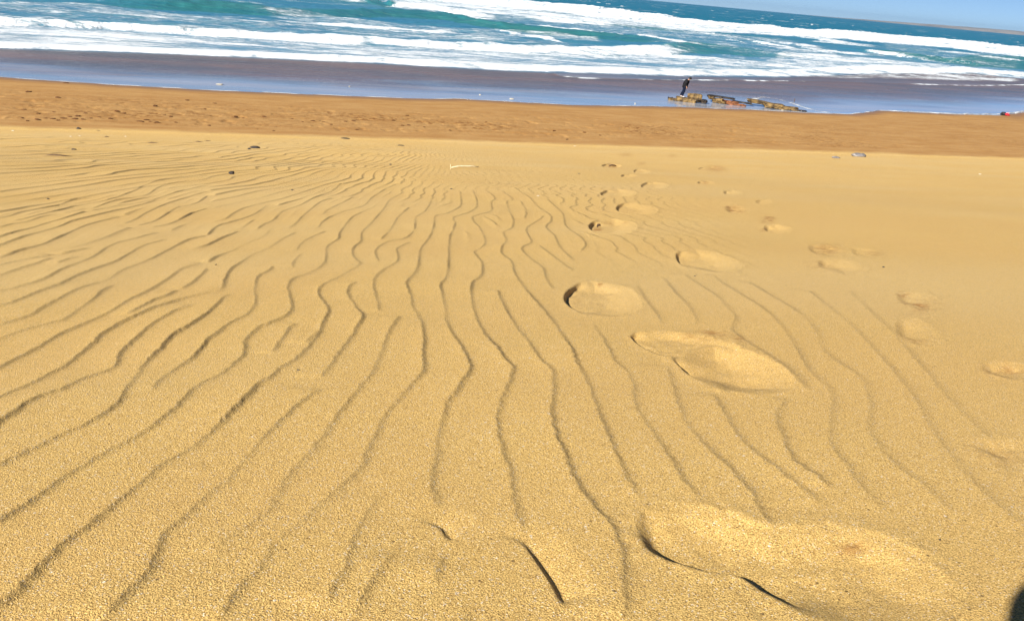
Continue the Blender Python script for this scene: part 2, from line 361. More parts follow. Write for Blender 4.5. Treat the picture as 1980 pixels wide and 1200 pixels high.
for pts, kind, amp, wid in _lines:
    rng = .20 if kind == 1 else .09
    lo = ((pts.min(0)-rng-[X0, Y0])/RES).astype(int).clip(0); hi = ((pts.max(0)+rng-[X0, Y0])/RES).astype(int)+1
    hi = np.minimum(hi, [NX, NY])
    bw, bh = hi-lo; D = np.full((bh, bw), 9., np.float32); T = np.zeros((bh, bw), np.float32)
    cum = np.concatenate([[0], np.cumsum(np.linalg.norm(np.diff(pts, axis=0), axis=1))]); L = cum[-1]
    for k in range(len(pts)-1):
        a, b = pts[k], pts[k+1]; ab = b-a; n2 = ab@ab
        if n2 < 1e-9: continue
        i0 = ((np.minimum(a, b)-rng-[X0, Y0])/RES).astype(int)-lo; i1 = ((np.maximum(a, b)+rng-[X0, Y0])/RES).astype(int)-lo+1
        i0 = i0.clip(0); i1 = np.minimum(i1, [bw, bh])
        gx = (np.arange(i0[0], i1[0])+lo[0])*RES+X0; gy = (np.arange(i0[1], i1[1])+lo[1])*RES+Y0
        dx = gx[None, :]-a[0]; dy = gy[:, None]-a[1]
        t = np.clip((dx*ab[0]+dy*ab[1])/n2, 0, 1)
        d = np.hypot(dx-t*ab[0], dy-t*ab[1]); sg = np.where(dx*ab[1]-dy*ab[0] > 0, 1., -1.)
        sub = D[i0[1]:i1[1], i0[0]:i1[0]]; m = d < np.abs(sub)
        sub[m] = (d*sg)[m]; T[i0[1]:i1[1], i0[0]:i1[0]][m] = ((cum[k]+t*math.sqrt(n2)))[m]
    # lines run far -> near, so the lee (screen right) is on the positive side when the end is nearer the camera
    s = -1. if (np.linalg.norm(pts[-1]) < np.linalg.norm(pts[0])) else 1.
    D = D*s
    sub_ = DM[lo[1]:hi[1], lo[0]:hi[0]]; np.minimum(sub_, np.abs(D), out=sub_)
    if kind == 1:
        A = .0063*(1+.35*vn(T*1.7, np.full_like(T, pts[0][0]*9), 3))
        A = A*ss(0, .055, T)*ss(0, .055, L-T)
        lat = (pts[:, 0].mean()*math.cos(R_(YAW))-pts[:, 1].mean()*math.sin(R_(YAW)))
        A = A*(1-.30*ss(.3, 1.2, lat))*(1+.45*ss(-.8, -3.2, pts[:, 0].mean()*math.cos(R_(YAW-4))-pts[:, 1].mean()*math.sin(R_(YAW-4))))
        nxx = (np.arange(bw)+lo[0])*RES+X0; nyy = (np.arange(bh)+lo[1])*RES+Y0; gx_, gy_ = np.meshgrid(nxx, nyy)
        D = D+.0035*vn(gx_*38, gy_*38, 7)+.0025*vn(gx_*90, gy_*90, 9)
        A = A*(.72+.5*vn(gx_*3.1, gy_*3.1, 11))
        wl = .019+.012*ss(.3, 1.2, lat)
        f = np.where(D > 0, np.clip(1-D/wl, 0, 1)**1.7, np.clip(1+D/.16, 0, 1)**1.25)
        LEE_R[lo[1]:hi[1], lo[0]:hi[0]] = np.maximum(LEE_R[lo[1]:hi[1], lo[0]:hi[0]], (np.clip(.75+.6*vn(gx_*5, gy_*5, 12), 0, 1)*ss(-.003, .003, D)*(.75*np.exp(-np.maximum(D-.002,0)/.007)+.4*np.exp(-np.maximum(D,0)/.022))*ss(0, .10, T)*ss(0, .10, L-T)).astype(np.float32)*.8*(1-.3*ss(.3, 1.2, lat)))
    else:
        A = amp*ss(0, L*.45, T)*ss(0, L*.12, L-T)
        f = np.where(D > 0, -ss(0, wid, D)*np.exp(-D/.040)*(1-ss(.05, .088, D))*1.2, 0)
    HR[lo[1]:hi[1], lo[0]:hi[0]] += (A*f).astype(np.float32)
def samp(Rr, X, Y):
    fx = np.clip((X-X0)/RES, 0, NX-1.001); fy = np.clip((Y-Y0)/RES, 0, NY-1.001)
    ix = fx.astype(int); iy = fy.astype(int); fx = fx-ix; fy = fy-iy
    v = (Rr[iy, ix]*(1-fx)+Rr[iy, ix+1]*fx)*(1-fy)+(Rr[iy+1, ix]*(1-fx)+Rr[iy+1, ix+1]*fx)*fy
    return np.where((X > X0) & (X < X1) & (Y > Y0) & (Y < Y1), v, 0)

# ------------------------------------------------------------------ sand grid (rings round the spot the photograph was taken from)
rs = [.12]
while rs[-1] < 96:
    r = rs[-1]
    lim = .028 if r < 8 else .04 if r < 16 else .07 if r < 42 else .16 if r < 64 else .8
    rs.append(r+max(.004, min(lim, r*r*.0017)))
rs += [110, 140, 200]
rs = np.array(rs)
core = np.arange(-41.5, 42.01, .057)
ang = np.concatenate([np.arange(-180, -42, 2.0), core, np.arange(44, 180.1, 2.0)]); ang[-1] = 180
th = np.radians(ang+YAW)
Rg, Th = np.meshgrid(rs, th, indexing='ij')
X = Rg*np.sin(Th); Y = Rg*np.cos(Th)
Z = ground(X, Y)
RA = R_(YAW-4.0)                                 # heading of the ripple crests
U_ = X*math.cos(RA)-Y*math.sin(RA); V_ = X*math.sin(RA)+Y*math.cos(RA)
lat = X*math.cos(R_(YAW))-Y*math.sin(R_(YAW))    # sideways of the view
# free-running ripples outside the traced area
lw = ss(-2.2, .2, lat+.12*(Rg-7))
wu = U_+(.05+.10*lw)*vn(V_*.9, U_*.35, 41)+(.012+.05*lw)*vn(V_*2.4, U_*1.3, 42)+.25*vn(V_*.25, U_*.15, 43)+.012*lw*vn(V_*7, U_*3, 44)
lamb = .150+.055*np.maximum(0, -.9-wu)           # ripples widen down the left-hand flank
ph = np.where(wu > -.9, wu/.15, -.9/.15-np.log(lamb/.15)/.055)
ph = ph+.55*vn(V_*.55, U_*1.1, 46)
t = ph-np.floor(ph); lee = .17
saw = np.where(t < 1-lee, (t/(1-lee))**1.3, np.clip((1-t)/lee, 0, 1)**2.2)
lee_line = ss(1-lee-.02, 1-lee+.02, t)*np.exp(-np.maximum(t-(1-lee), 0)/.07)*(1-ss(.97, 1, t))
ampm = np.clip(.8+.65*vn(V_*.4+9, U_*1.7, 47)+.25*vn(V_*1.5, U_*3.1, 48), .25+.0*U_, 1.3)
POLY = gp([(-300,432),(0,418),(60,405),(150,392),(260,366),(400,345),(600,362),(700,352),(830,358),(1080,374),(1140,460),(1240,500),(1480,530),(1700,600),(1980,980),(2100,1300),(900,1320),(-200,1300),(-300,900)])
def inside(P, x, y):
    r = np.zeros(x.shape, bool); j = len(P)-1
    for i in range(len(P)):
        xi, yi = P[i]; xj, yj = P[j]
        if yi != yj:
            c = ((yi > y) != (yj > y)) & (x < (xj-xi)*(y-yi)/(yj-yi)+xi); r ^= c
        j = i
    return r
def pdist(P, x, y, closed=False):
    d = np.full(x.shape, 1e9); n = len(P)
    for i in range(n if closed else n-1):
        a = P[i]; b = P[(i+1) % n]; ab = b-a; n2 = max(ab@ab, 1e-12)
        tt = np.clip(((x-a[0])*ab[0]+(y-a[1])*ab[1])/n2, 0, 1)
        d = np.minimum(d, np.hypot(x-a[0]-tt*ab[0], y-a[1]-tt*ab[1]))
    return d
near = Rg < 22
ins = np.zeros(X.shape); ii = inside(POLY, X[near], Y[near]); dd = pdist(POLY, X[near], Y[near], True)
ins[near] = np.where(ii, ss(0, .25, dd), 0)
far = 1-ss(29, 38, Y)*.8
right = 1-ss(.1+.10*Y, .9+.24*Y, lat)          # ripples die out towards the right-hand side
behind = ss(-6, -1, Y)
dmv = np.where(ins > 0, samp(DM, X, Y), .2)
gap = ss(.085, .14, dmv)*ss(4.2, 6.0, Rg)
rp = (ss(.05, .13, dmv)*(1-ins)+ins*(.8*gap+.05))*ampm*far*np.clip(right, 0.02, 1)*behind*(1-ss(38, 40, Y))
calm = 1-.5*ss(9, 17, Rg)*ss(-3.5, .5, lat)
rp = rp*calm
Z = Z+rp*(.0052+.0026*ss(-.6, -1.6, wu))*saw*np.clip(lamb/.15, 1, 2.6)**.75
lee_shade = rp*lee_line*.75
hr = samp(HR, X, Y); Z = Z+hr; lee_shade = lee_shade+samp(LEE_R, X, Y)*(1+.0*X)
# ---- footprints: dark (steep) rim first, then the gentle rim
FP = [
 ([(1262,978),(1238,986),(1227,1005),(1228,1030),(1245,1060),(1290,1085),(1360,1106),(1420,1115),(1470,1145),(1530,1180),(1600,1215)], [(1700,1235),(1850,1200),(1845,1130),(1780,1065),(1700,1030),(1600,1010),(1480,1012),(1400,985),(1320,972)], .026, .042, .14),
 ([(1244,641),(1218,650),(1240,670),(1275,686),(1300,694)], [(1345,720),(1420,715),(1430,672),(1370,652),(1300,641)], .019, .018, .10),
 ([(1296,688),(1312,708),(1335,728),(1360,740)], [(1400,755),(1460,761),(1530,756),(1537,735),(1500,703),(1440,677),(1380,660),(1320,670)], .036, .020, .17),
 ([(1125,545),(1094,563),(1090,582),(1110,598),(1138,609)], [(1200,612),(1235,602),(1243,587),(1225,562),(1200,553),(1150,543)], .027, .022, .17),
 ([(1322,485),(1306,491),(1311,508),(1333,518)], [(1400,528),(1434,519),(1428,505),(1390,490),(1340,481)], .028, .028, .22),
 ([(1152,427),(1137,436),(1143,446),(1160,451)], [(1210,453),(1232,441),(1225,430),(1190,424)], .032, .034, .2),
 ([(1206,392),(1190,402),(1203,411)], [(1260,415),(1270,403),(1230,393)], .030, .04, .25),
 ([(1176,367),(1160,374),(1174,380)], [(1220,380),(1230,371),(1200,366)], .030, .04, .25),
 ([(1251,352),(1239,358),(1247,364)], [(1286,364),(1292,356),(1266,352)], .030, .04, .25),
 ([(1206,337),(1200,340),(1206,343)], [(1226,343),(1233,339),(1215,336)], .030, .04, .25),
 ([(1230,327),(1225,331),(1231,335)], [(1250,336),(1260,331),(1240,327)], .030, .04, .25),
 ([(1171,317),(1163,320),(1171,324)], [(1197,324),(1202,320),(1182,316)], .045, .06, .2),
 ([(1352,350),(1348,353),(1354,356)], [(1378,356),(1384,352),(1366,349)], .03, .06, .25),
 ([(1358,323),(1350,326),(1358,329)], [(1392,329),(1398,325),(1376,322)], .03, .06, .25),
 ([(1402,368),(1398,372),(1404,376)], [(1428,376),(1436,372),(1416,367)], .03, .06, .25),
 ([(1470,385),(1460,389),(1468,395)], [(1495,395),(1500,389),(1484,384)], .02, .06, .25),
 ([(1408,396),(1402,404),(1412,412)], [(1440,414),(1446,404),(1428,396)], .02, .06, .2),
 ([(1482,434),(1476,441),(1486,449)], [(1520,452),(1534,442),(1505,434)], .03, .05, .2),
 ([(1592,500),(1580,509),(1592,520)], [(1640,532),(1680,520),(1640,502)], .021, .05, .25),
 ([(1742,615),(1728,632),(1742,655)], [(1790,668),(1815,645),(1780,618)], .019, .05, .2),
 ([(1570,472),(1562,480),(1578,492)], [(1620,497),(1645,486),(1610,474)], .016, .05, .2),
 ([(1740,563),(1732,574),(1750,590)], [(1800,600),(1822,584),(1790,566)], .016, .05, .2),
 ([(1905,698),(1896,710),(1915,725)], [(1980,735),(2010,720),(1960,700)], .016, .05, .2),
 ([(1650,478),(1644,486),(1656,494)], [(1690,498),(1705,488),(1680,480)], .012, .05, .2),
 ([(1895,845),(1880,860),(1905,885)], [(1950,915),(2010,900),(2000,860),(1940,845)], .012, .05, .2),
]
damp = np.zeros(X.shape)
for dark, rest, dep, w1, w2 in FP:
    A = gp(dark); B = gp(rest); P0 = np.vstack([A, B]); n0 = len(A)
    ext = np.vstack([P0, P0, P0])
    def mid(q_):
        a, b_, c_, d_ = ext[q_-1:q_+3]; n_ = 6; t_ = (np.arange(n_)/n_)[:, None]
        return .5*((2*b_)+(c_-a)*t_+(2*a-5*b_+4*c_-d_)*t_**2+(3*b_-3*c_+d_-a)*t_**3)
    A = np.vstack([mid(q_) for q_ in range(len(P0), len(P0)+n0-1)]+[P0[n0-1:n0]])
    B = np.vstack([mid(q_) for q_ in range(len(P0)+n0-1, 2*len(P0))])[1:]
    P = np.vstack([A, B]); pad = .14
    m = (X > P[:, 0].min()-pad) & (X < P[:, 0].max()+pad) & (Y > P[:, 1].min()-pad) & (Y < P[:, 1].max()+pad)
    x = X[m]; y = Y[m]
    if not len(x): continue
    inn = inside(P, x, y); dA = pdist(A, x, y); dB = pdist(np.vstack([A[-1:], B, A[:1]]), x, y)
    sz = math.sqrt(abs(np.dot(P[:, 0], np.roll(P[:, 1], 1))-np.dot(P[:, 1], np.roll(P[:, 0], 1)))/2)
    w2_ = min(w2, sz*.5); w1_ = min(w1, sz*.25)
    fill = np.where(inn, ss(0, .05, np.minimum(dA, dB)), 0)
    dip = np.where(inn, ss(0, w1_, dA)*ss(0, w2_, dB)**.8, 0)
    rim = np.where(~inn, np.exp(-(np.minimum(dA, dB)/.03)**2)*.1, .1*np.exp(-(np.minimum(dA, dB)/.015)**2))
    old = Z[m]; base = ground(x, y)+.003
    new = old+(base-old)*fill-dep*dip+dep*rim*.7+.004*dip*fbm(x*14, y*14, 3, 70)+.0020*np.exp(-((np.minimum(dA, dB))/.03)**2)*fbm(x*38, y*38, 3, 71)
    Z[m] = new; lee_shade[m] *= (1-.85*fill)
for px, py, rx, st in [(1650,1050,30,.9),(1160,548,6,1.5),(1100,560,5,1.2),(1120,572,8,.8),(1375,647,30,.9),(1425,658,24,.7),(1330,648,20,.5),(1415,402,14,1.6),(1430,407,10,1.4),(1488,421,10,2),(1484,427,12,1.6),(1478,445,10,1),(1385,326,16,1.6),(1365,352,8,.9),(1600,480,30,.8),(1590,512,25,.5),(1690,490,22,.5),(1775,590,34,1.1),(1745,568,14,.9),(1775,655,24,.5),(1945,715,40,.7),(1925,878,45,.5),(1480,985,24,.2),(1185,320,8,2.5),(1157,437,8,2.4),(1180,427,7,.8),(1210,429,5,1.2),(1240,316,9,.9),(1210,299,12,.7),(1300,301,9,.7)]:
    c = np.array(on_ground(px, py)); e1 = np.array(on_ground(px+rx, py))-c; e2 = np.array(on_ground(px, py-rx*.33))-c
    m = (np.hypot(X-c[0], Y-c[1]) < 2.5*(np.linalg.norm(e1)+np.linalg.norm(e2)))
    dx = X[m]-c[0]; dy = Y[m]-c[1]; det = e1[0]*e2[1]-e1[1]*e2[0]
    a = (dx*e2[1]-dy*e2[0])/det; b_ = (-dx*e1[1]+dy*e1[0])/det
    q = np.exp(-(a*a+b_*b_)*1.1)*st; damp[m] = np.maximum(damp[m], q)
    Z[m] += np.minimum(q, 1)*.004*fbm(dx*40, dy*40, 2, 77)
# ---- beach: feet-churned band, wetness
nb = vn(X*.22, Y*.22, 51)*.35+fbm(X*1.1, Y*1.6, 3, 52)*.3
wet = ss(39.3, 41.0, Y+nb*.9+.25*fbm(X*2.2, Y*3, 2, 57))
WL = np.array([on_ground(x, y) for x, y in [(-400,128),(0,149),(200,163),(420,175),(560,181),(700,187),(800,191),(880,191),(960,195),(1100,203),(1290,206),(1450,212),(1560,218),(1640,221),(1668,219),(1700,214),(1780,218),(1850,221),(1935,222),(1980,218),(2150,216),(2400,214)]])
_wx = WL[:, 0]; _wy = WL[:, 1]
def yw(X):
    X = np.asarray(X, float)
    return np.interp(X, np.concatenate([[-200], _wx, [400]]), np.concatenate([[_wy[0]-3], _wy, [_wy[-1]+30]]))+.12*vn(X*.6, X*0, 61)+.06*vn(X*2.1, X*0, 62)
off = Y-yw(X)
soak = ss(-2.6, -.1, off)*.85+.0
Z = Z-.10*ss(.0, 2.0, off)
ch = ss(41.5, 43, Y)*(1-ss(-12, -3, off))
stain = ch*np.clip(ss(.0, .35, fbm(X*.16+2, Y*.35, 3, 53))*.9+ss(30, -5, X)*.45, 0, 1)*(1-.5*ss(25, 45, X))
dents = np.clip(fbm(X*1.6, Y*1.6, 3, 54)-.12, 0, 1)
Z = Z-ch*dents*.10*(1-.5*ss(20, 50, X))+ch*.008*fbm(X*4, Y*4, 2, 55)*ss(-100, 0, X)
# a little sand berm where the dune sand ends
Z = Z+.035*np.exp(-((Y-39.7+nb*.6)/.5)**2)
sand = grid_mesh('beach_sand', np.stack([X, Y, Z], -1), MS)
fattr(sand, 'wet', wet); fattr(sand, 'lee_shade', np.clip(lee_shade, 0, 1)); fattr(sand, 'damp', np.clip(damp*.8, 0, .85)*(1-wet)); fattr(sand, 'soak', soak); fattr(sand, 'stain', stain)
tag(sand, 'rippled golden dune sand running down to orange brown wet beach', 'sand', kind='structure')
SZ = None
def zs(x, y): return float(ground(x, y))

# ------------------------------------------------------------------ sea
ca = np.arange(-47, 56.01, .055); tc = np.radians(ca+YAW)
ux = np.sin(tc); uy = np.cos(tc)
# radius of the water's edge per column
rw = np.full(len(ca), 60.)
for _ in range(60): rw = rw+(yw(rw*ux)-rw*uy)/np.maximum(uy, .25)*.5
px_rows = np.arange(0, 1.0001, 1/430.)
inv = (1-px_rows)[:, None]*(1/rw)[None, :]+px_rows[:, None]*(1/12000.)
Rr = 1/inv
pre = np.stack([rw-.6, rw-.04], 0)
Rr = np.vstack([pre, Rr])
SX = Rr*ux; SY = Rr*uy
offs = SY-yw(SX)
base = ground(SX, SY)
sheet = base+.007
sea0 = np.where(SY > 70, 0, sheet)
SZt = np.maximum(sheet, 0.0)+.0*SX
SZt[0] = base[0]-.10; SZt[1] = base[1]-.004
deep = ss(14, 30, offs)
def band(spec, height, back=6., foam=1., fback=.5, blen=8., green=0., rough=.18):
    return dict(s=spec, h=height, back=back, foam=foam, fback=fback, blen=blen, green=green, rough=rough)
BANDS = [
 # (px, crest y, front y, height scale, foam scale)
 band([(-400,62,70,1,1),(0,82,93,1,1),(200,89,99,1,1),(350,94,105,1,1),(700,109,121,1,1),(1000,125,138,1,1),(1300,134,148,1,1),(1500,136,150,1,1),(1600,131,148,1,1),(1700,127,142,1,1),(1790,130,145,1,1),(1880,131,142,1,1),(1980,140,152,1,1),(2300,158,170,1,1)], .32, 3, 1.1, .72, 9, 0, .12),
 band([(-400,12,26,1,1),(0,32,49,1,1),(200,43,57,1,1),(340,52,65,1,.8),(375,56,67,.8,.3),(395,54,70,1,1),(700,71,88,1,1),(1000,86,102,1,1),(1180,91,109,1,1),(1300,87,108,1.1,1),(1322,81,106,1.3,.75),(1345,78,104,1.35,.35),(1380,81,105,1.2,.25),(1410,87,107,1,.1),(1490,99,110,.7,0),(1570,104,111,.4,0),(1700,112,116,.1,0)], .75, 6, 1.15, .55, 10, .9, .2),
 band([(1200,70,84,0,0),(1322,80,92,0,.2),(1345,77,88,.3,1),(1380,79,91,.35,1),(1405,86,95,.3,.9),(1415,90,96,0,0)], .5, 4, 1.1, .3, 5, 0, .1),
 band([(100,-14,4,0,0),(230,-7,12,.6,0),(350,-2,21,1,0),(420,2,26,1,.0),(480,6,28,1,.25),(530,14,30,.8,.25),(650,19,34,.7,0),(760,17,33,.9,0),(860,24,40,1,0),(960,42,58,1,0),(1100,55,72,1,0),(1250,70,83,.8,0),(1330,81,89,.3,0),(1400,88,92,0,0)], 1.1, 10, 1., .05, 8, 1., .15),
 band([(560,-10,0,0,0),(700,-8,8,.7,.6),(725,-4,11,1,.4),(745,1,17,1.2,.1),(768,2,16,1.2,.2),(790,3,19,1,1),(852,8,24,1,1),(894,16,33,1,1),(944,24,40,.8,1),(985,30,40,.3,.5),(1020,34,42,0,0)], 1.2, 14, 1.15, .75, 30, 1., .25),
 band([(1040,36,42,.2,.3),(1089,39,45,1,1),(1140,40,48,1,1),(1200,45,52,1,.9),(1230,50,55,.8,0),(1300,55,60,.7,.2),(1350,60,65,.3,0)], .6, 6, 1.1, .35, 8, .9, .12),
 band([(500,-50,-30,.5,1),(800,-18,0,1,1),(950,-2,16,1,1),(1040,3,24,1,1),(1130,10,31,1,1),(1290,28,50,1,1),(1370,38,58,1,1),(1430,41,62,1,1),(1490,45,67,1,1),(1540,52,70,.9,1),(1600,61,76,.5,1),(1660,68,80,.4,.8)], 2.0, 14, 1.1, .55, 22, .3, .3),
 band([(1500,62,70,.2,.6),(1570,60,74,.8,1),(1625,57,76,1,1),(1655,59,79,1,1),(1700,63,83,1,1),(1760,69,89,1,1),(1850,76,96,1,1),(1862,80,98,.9,1),(1900,85,102,.7,.9),(1980,97,111,.8,1),(2300,130,144,.8,1)], 1.8, 12, 1.1, .55, 16, .3, .3),
 band([(1620,79,84,0,0),(1640,80,86,1,1),(1680,83,90,1,1),(1712,88,92,.6,.7),(1720,89,92,0,0)], .6, 5, 1.1, .2, 6, .4, .1),
 band([(1730,105,109,0,0),(1760,107,113,.7,.8),(1790,105,117,1.1,1),(1815,111,121,1,1),(1832,115,122,.9,.5),(1845,114,126,.9,.05),(1900,107,130,1.1,0),(1980,110,135,1.1,.05),(2300,128,150,1.1,.0)], 1.0, 8, 1.1, .25, 8, 1., .15),
 band([(1850,82,86,0,0),(1900,83,90,.8,.8),(1980,94,102,.8,.8),(2300,126,134,.8,.8)], .9, 8, .9, .2, 8, .2, .1),
 band([(1186,5,9,0,0),(1200,5,11,1,1),(1215,7,12,1,1),(1232,11,14,0,0)], .9, 6, 1, 0, 6, 0, 0),
 band([(1850,61,64,0,0),(1858,62,66,1,1),(1868,63,68,1,1),(1875,66,69,0,0)], 1.2, 6, 1, 0, 6, 0, 0),
 band([(978,61,64,0,0),(990,62,66,1,1),(1040,69,74,1,1),(1090,77,82,1,1),(1105,80,84,0,0)], .25, 3, .95, .3, 4, 0, .2),
 band([(1060,52,55,0,0),(1075,53,57,1,1),(1140,60,65,1,1),(1220,67,71,1,1),(1235,69,73,0,0)], .25, 3, 1, .3, 4, 0, .2),
 band([(1255,70,73,0,0),(1270,71,75,1,1),(1300,75,80,1,1),(1330,79,84,1,1),(1342,81,85,0,0)], .25, 3, 1, .3, 4, 0, .2),
 band([(600,42,46,0,.3),(640,44,50,1,1),(740,52,57,1,1),(840,59,64,1,1),(930,66,69,0,0)], .3, 3, .95, .4, 6, 0, .3),
 band([(1505,86,90,0,0),(1520,87,92,1,1),(1545,90,95,1,1),(1572,94,97,0,0)], .35, 3, 1, .2, 4, .4, .1),
 band([(1440,80,83,0,0),(1455,81,85,1,1),(1480,85,88,0,0)], .3, 3, 1, .2, 4, .4, .1),
 band([(1590,96,99,0,0),(1610,98,102,1,.8),(1680,103,108,1,.8),(1735,107,110,0,0)], .3, 3, .9, .2, 4, .4, .2),
 band([(1380,66,70,0,.2),(1450,76,80,1,.8),(1560,86,89,1,.9),(1620,90,93,.5,.3)], .3, 3, .8, .3, 6, .3, .3),
]
SH = np.zeros(SX.shape); FO = np.zeros(SX.shape); GR = np.zeros(SX.shape)
wob = .35*vn(SX*.25, SY*.02, 90)+.25*vn(SX*.9, SY*.05, 91)+.16*vn(SX*2.7, SY*.1, 92)
for bd in BANDS:
    s = np.array(bd['s'], float)
    fr = []; cr = []
    for px, yc, yf, hs, fs in s:
        h = bd['h']*max(hs, .05)
        a = on_plane(px, max(yf, -27+.0957*(px-990)+6.0), .03); c = on_plane(px, max(yc, -27+.0957*(px-990)+5.0), h)
        fr.append(a); cr.append(c)
    fr = np.array(fr); cr = np.array(cr)
    k = np.arange(len(fr))
    Xs = SX; yf_ = np.interp(Xs, np.maximum.accumulate(fr[:, 0]+k*1e-4), fr[:, 1])
    yc_ = np.interp(Xs, np.maximum.accumulate(cr[:, 0]+k*1e-4), cr[:, 1])
    hs_ = np.interp(Xs, fr[:, 0]+k*1e-4, s[:, 3], left=s[0, 3], right=s[-1, 3]); fs_ = np.interp(Xs, fr[:, 0]+k*1e-4, s[:, 4], left=s[0, 4], right=s[-1, 4])
    w8 = (yf_-yw(Xs)).clip(10, 300)/40
    yf_ = yf_+wob*bd['rough']*2*w8; yc_ = np.maximum(yc_, yf_+.6+.6*bd['h'])+wob*bd['rough']*w8
    tt = (SY-yf_)/(yc_-yf_)
    prof = np.where(tt < 0, 0, np.where(tt < 1, ss(0, 1, tt)**.85, np.exp(-((SY-yc_)/(bd['back']))**1.3*1.0 if False else -np.maximum(SY-yc_, 0)/bd['back'])))
    h = bd['h']*hs_*prof
    h = h*(1+.16*vn(SX*.5, SY*.12, 95)*np.minimum(1, hs_))
    SH = np.maximum(SH, h)+.25*np.minimum(SH, h)
    ff = np.where(tt < -.02, 0, np.where(tt < 1.0, bd['foam']*(.35+.65*ss(-.02, .28, tt))*(.9+.25*vn(SX*.7, SY*.5, 93)), bd['fback']*np.exp(-np.maximum(SY-yc_, 0)/bd['blen'])+(bd['foam']-bd['fback'])*(1-ss(0, 1.2+bd['h'], SY-yc_))))*fs_
    FO = np.maximum(FO, ff)
    GR = np.maximum(GR, bd['green']*np.where(tt < 0, 0, np.where(tt < 1, 1, np.exp(-np.maximum(SY-yc_, 0)/3.)))*np.minimum(1, hs_)*(1-.6*np.minimum(fs_, 1)))
# ambient foam lace by zone, laid out over the water
def zone(poly, val, soft):
    P = np.array([on_plane(x, y, 0) for x, y in poly]); m = (SX > P[:, 0].min()-soft) & (SX < P[:, 0].max()+soft) & (SY > P[:, 1].min()-soft) & (SY < P[:, 1].max()+soft)
    x = SX[m]; y = SY[m]; i = inside(P, x, y); d = pdist(P, x, y, True)
    FO[m] = np.maximum(FO[m], val*np.where(i, ss(0, soft, d+soft*.3), 0))
zone([(-300,25),(0,45),(380,60),(700,84),(1000,99),(1300,106),(1500,118),(1750,122),(1980,140),(1980,160),(1500,150),(1000,138),(500,114),(0,93),(-300,75)], .60, 3)
zone([(-300,-10),(0,2),(180,6),(330,26),(560,38),(800,58),(1000,74),(1180,88),(1180,94),(700,76),(400,60),(0,38),(-300,15)], .50, 3)
zone([(470,4),(520,18),(700,38),(820,50),(1000,60),(1160,74),(1180,84),(900,66),(700,52),(520,34)], .50, 3)
zone([(850,10),(1000,30),(1100,44),(1300,58),(1560,80),(1540,84),(1300,74),(1100,58),(960,44)], .44, 5)
zone([(930,0),(1130,22),(1300,42),(1540,66),(1400,66),(1200,52),(1080,42),(940,28),(790,10),(760,0)], .72, 6)
zone([(1180,60),(1480,82),(1700,104),(1980,128),(1980,150),(1700,138),(1500,128),(1330,112),(1400,100),(1300,88)], .38, 4)
zone([(1500,100),(1600,106),(1820,124),(1980,146),(1980,160),(1700,142),(1580,136),(1440,128)], .62, 4)
zone([(1700,82),(1980,112),(1980,130),(1850,120),(1700,100)], .38, 5)
FO = FO*np.clip(.94+.50*fbm(SX*.06, SY*.22, 4, 108), .35, 1.25)
wc = fbm(SX*.045, SY*.05, 3, 97)
FO = np.maximum(FO, ss(.34, .50, wc)*.5*ss(110, 200, SY)*(SY < 3000)+.16*ss(18, 30, offs)*(SY < 260))
rw_ = random.Random(8)
for i in range(70):
    px = rw_.uniform(1150, 1980); hy = 2.9+(px-1290)*.0928; py = hy+rw_.uniform(3, 26)
    x_, y_ = on_plane(px, py, .3); k_ = math.hypot(x_, y_)/FPX; L_ = rw_.uniform(2, 7)*k_
    m = (np.abs(SX-x_) < 3*L_) & (np.abs(SY-y_) < 3*L_+20)
    dd_ = ((SX[m]-x_)/L_)**2+((SY[m]-y_)/(L_*.5+y_*.012))**2
    FO[m] = np.maximum(FO[m], .75*np.exp(-dd_)); SH[m] = SH[m]+.5*np.exp(-dd_)
# chop
farf = ss(20, 60, offs)
chop = .30*fbm(SX*.12, SY*.3, 4, 98)+.09*fbm(SX*.6, SY*1.2, 3, 99)
sw = .35*np.sin(SY*.16+2*vn(SX*.012, SY*.01, 100))*ss(200, 400, SY)*(1-ss(2500, 5000, SY))
Zs = SZt+SH+farf*chop+sw+.10*np.clip(FO, 0, 1)*deep*fbm(SX*1.1, SY*1.5, 3, 101)*np.minimum(1, SH*3)
Zs = np.where(SY < 69, np.maximum(Zs, np.where(offs < .0, Zs, base+.005)), Zs)
# swash film edges: thin foam lip at the water's edge and a second lip further out on the right
lip = (1-ss(.10, .30, offs))*ss(-.05, .03, offs)*(.75+.5*vn(SX*.8, SY*0, 103))
FO = np.maximum(FO, lip)
L2 = np.array([on_plane(x, y, .03) for x, y in [(1085,148),(1120,151),(1200,154),(1300,155),(1420,156),(1485,157),(1600,159),(1725,162),(1800,164),(1880,166),(1980,165),(2200,164)]])
l2y = np.interp(SX, L2[:, 0], L2[:, 1], left=999, right=L2[-1, 1])
d2 = SY-l2y-.15*vn(SX*.3, SX*0, 104)
l2on = np.clip(np.interp(SX, L2[:, 0], [.3,.9,.45,.8,.5,1.,.15,.3,1.,.7,.9,.8])+.3*vn(SX*1.1, SX*0, 106), 0, 1.2)
FO = np.maximum(FO, (1-ss(.15, .55, np.abs(d2-.2)))*l2on*.75)
Zs = Zs+np.where((l2y < 900), .07*ss(-.3, .5, d2)*(1-ss(4, 9, d2)), 0)
beyond2 = np.where(l2y < 900, ss(0, .6, d2), 0)*(1-deep)
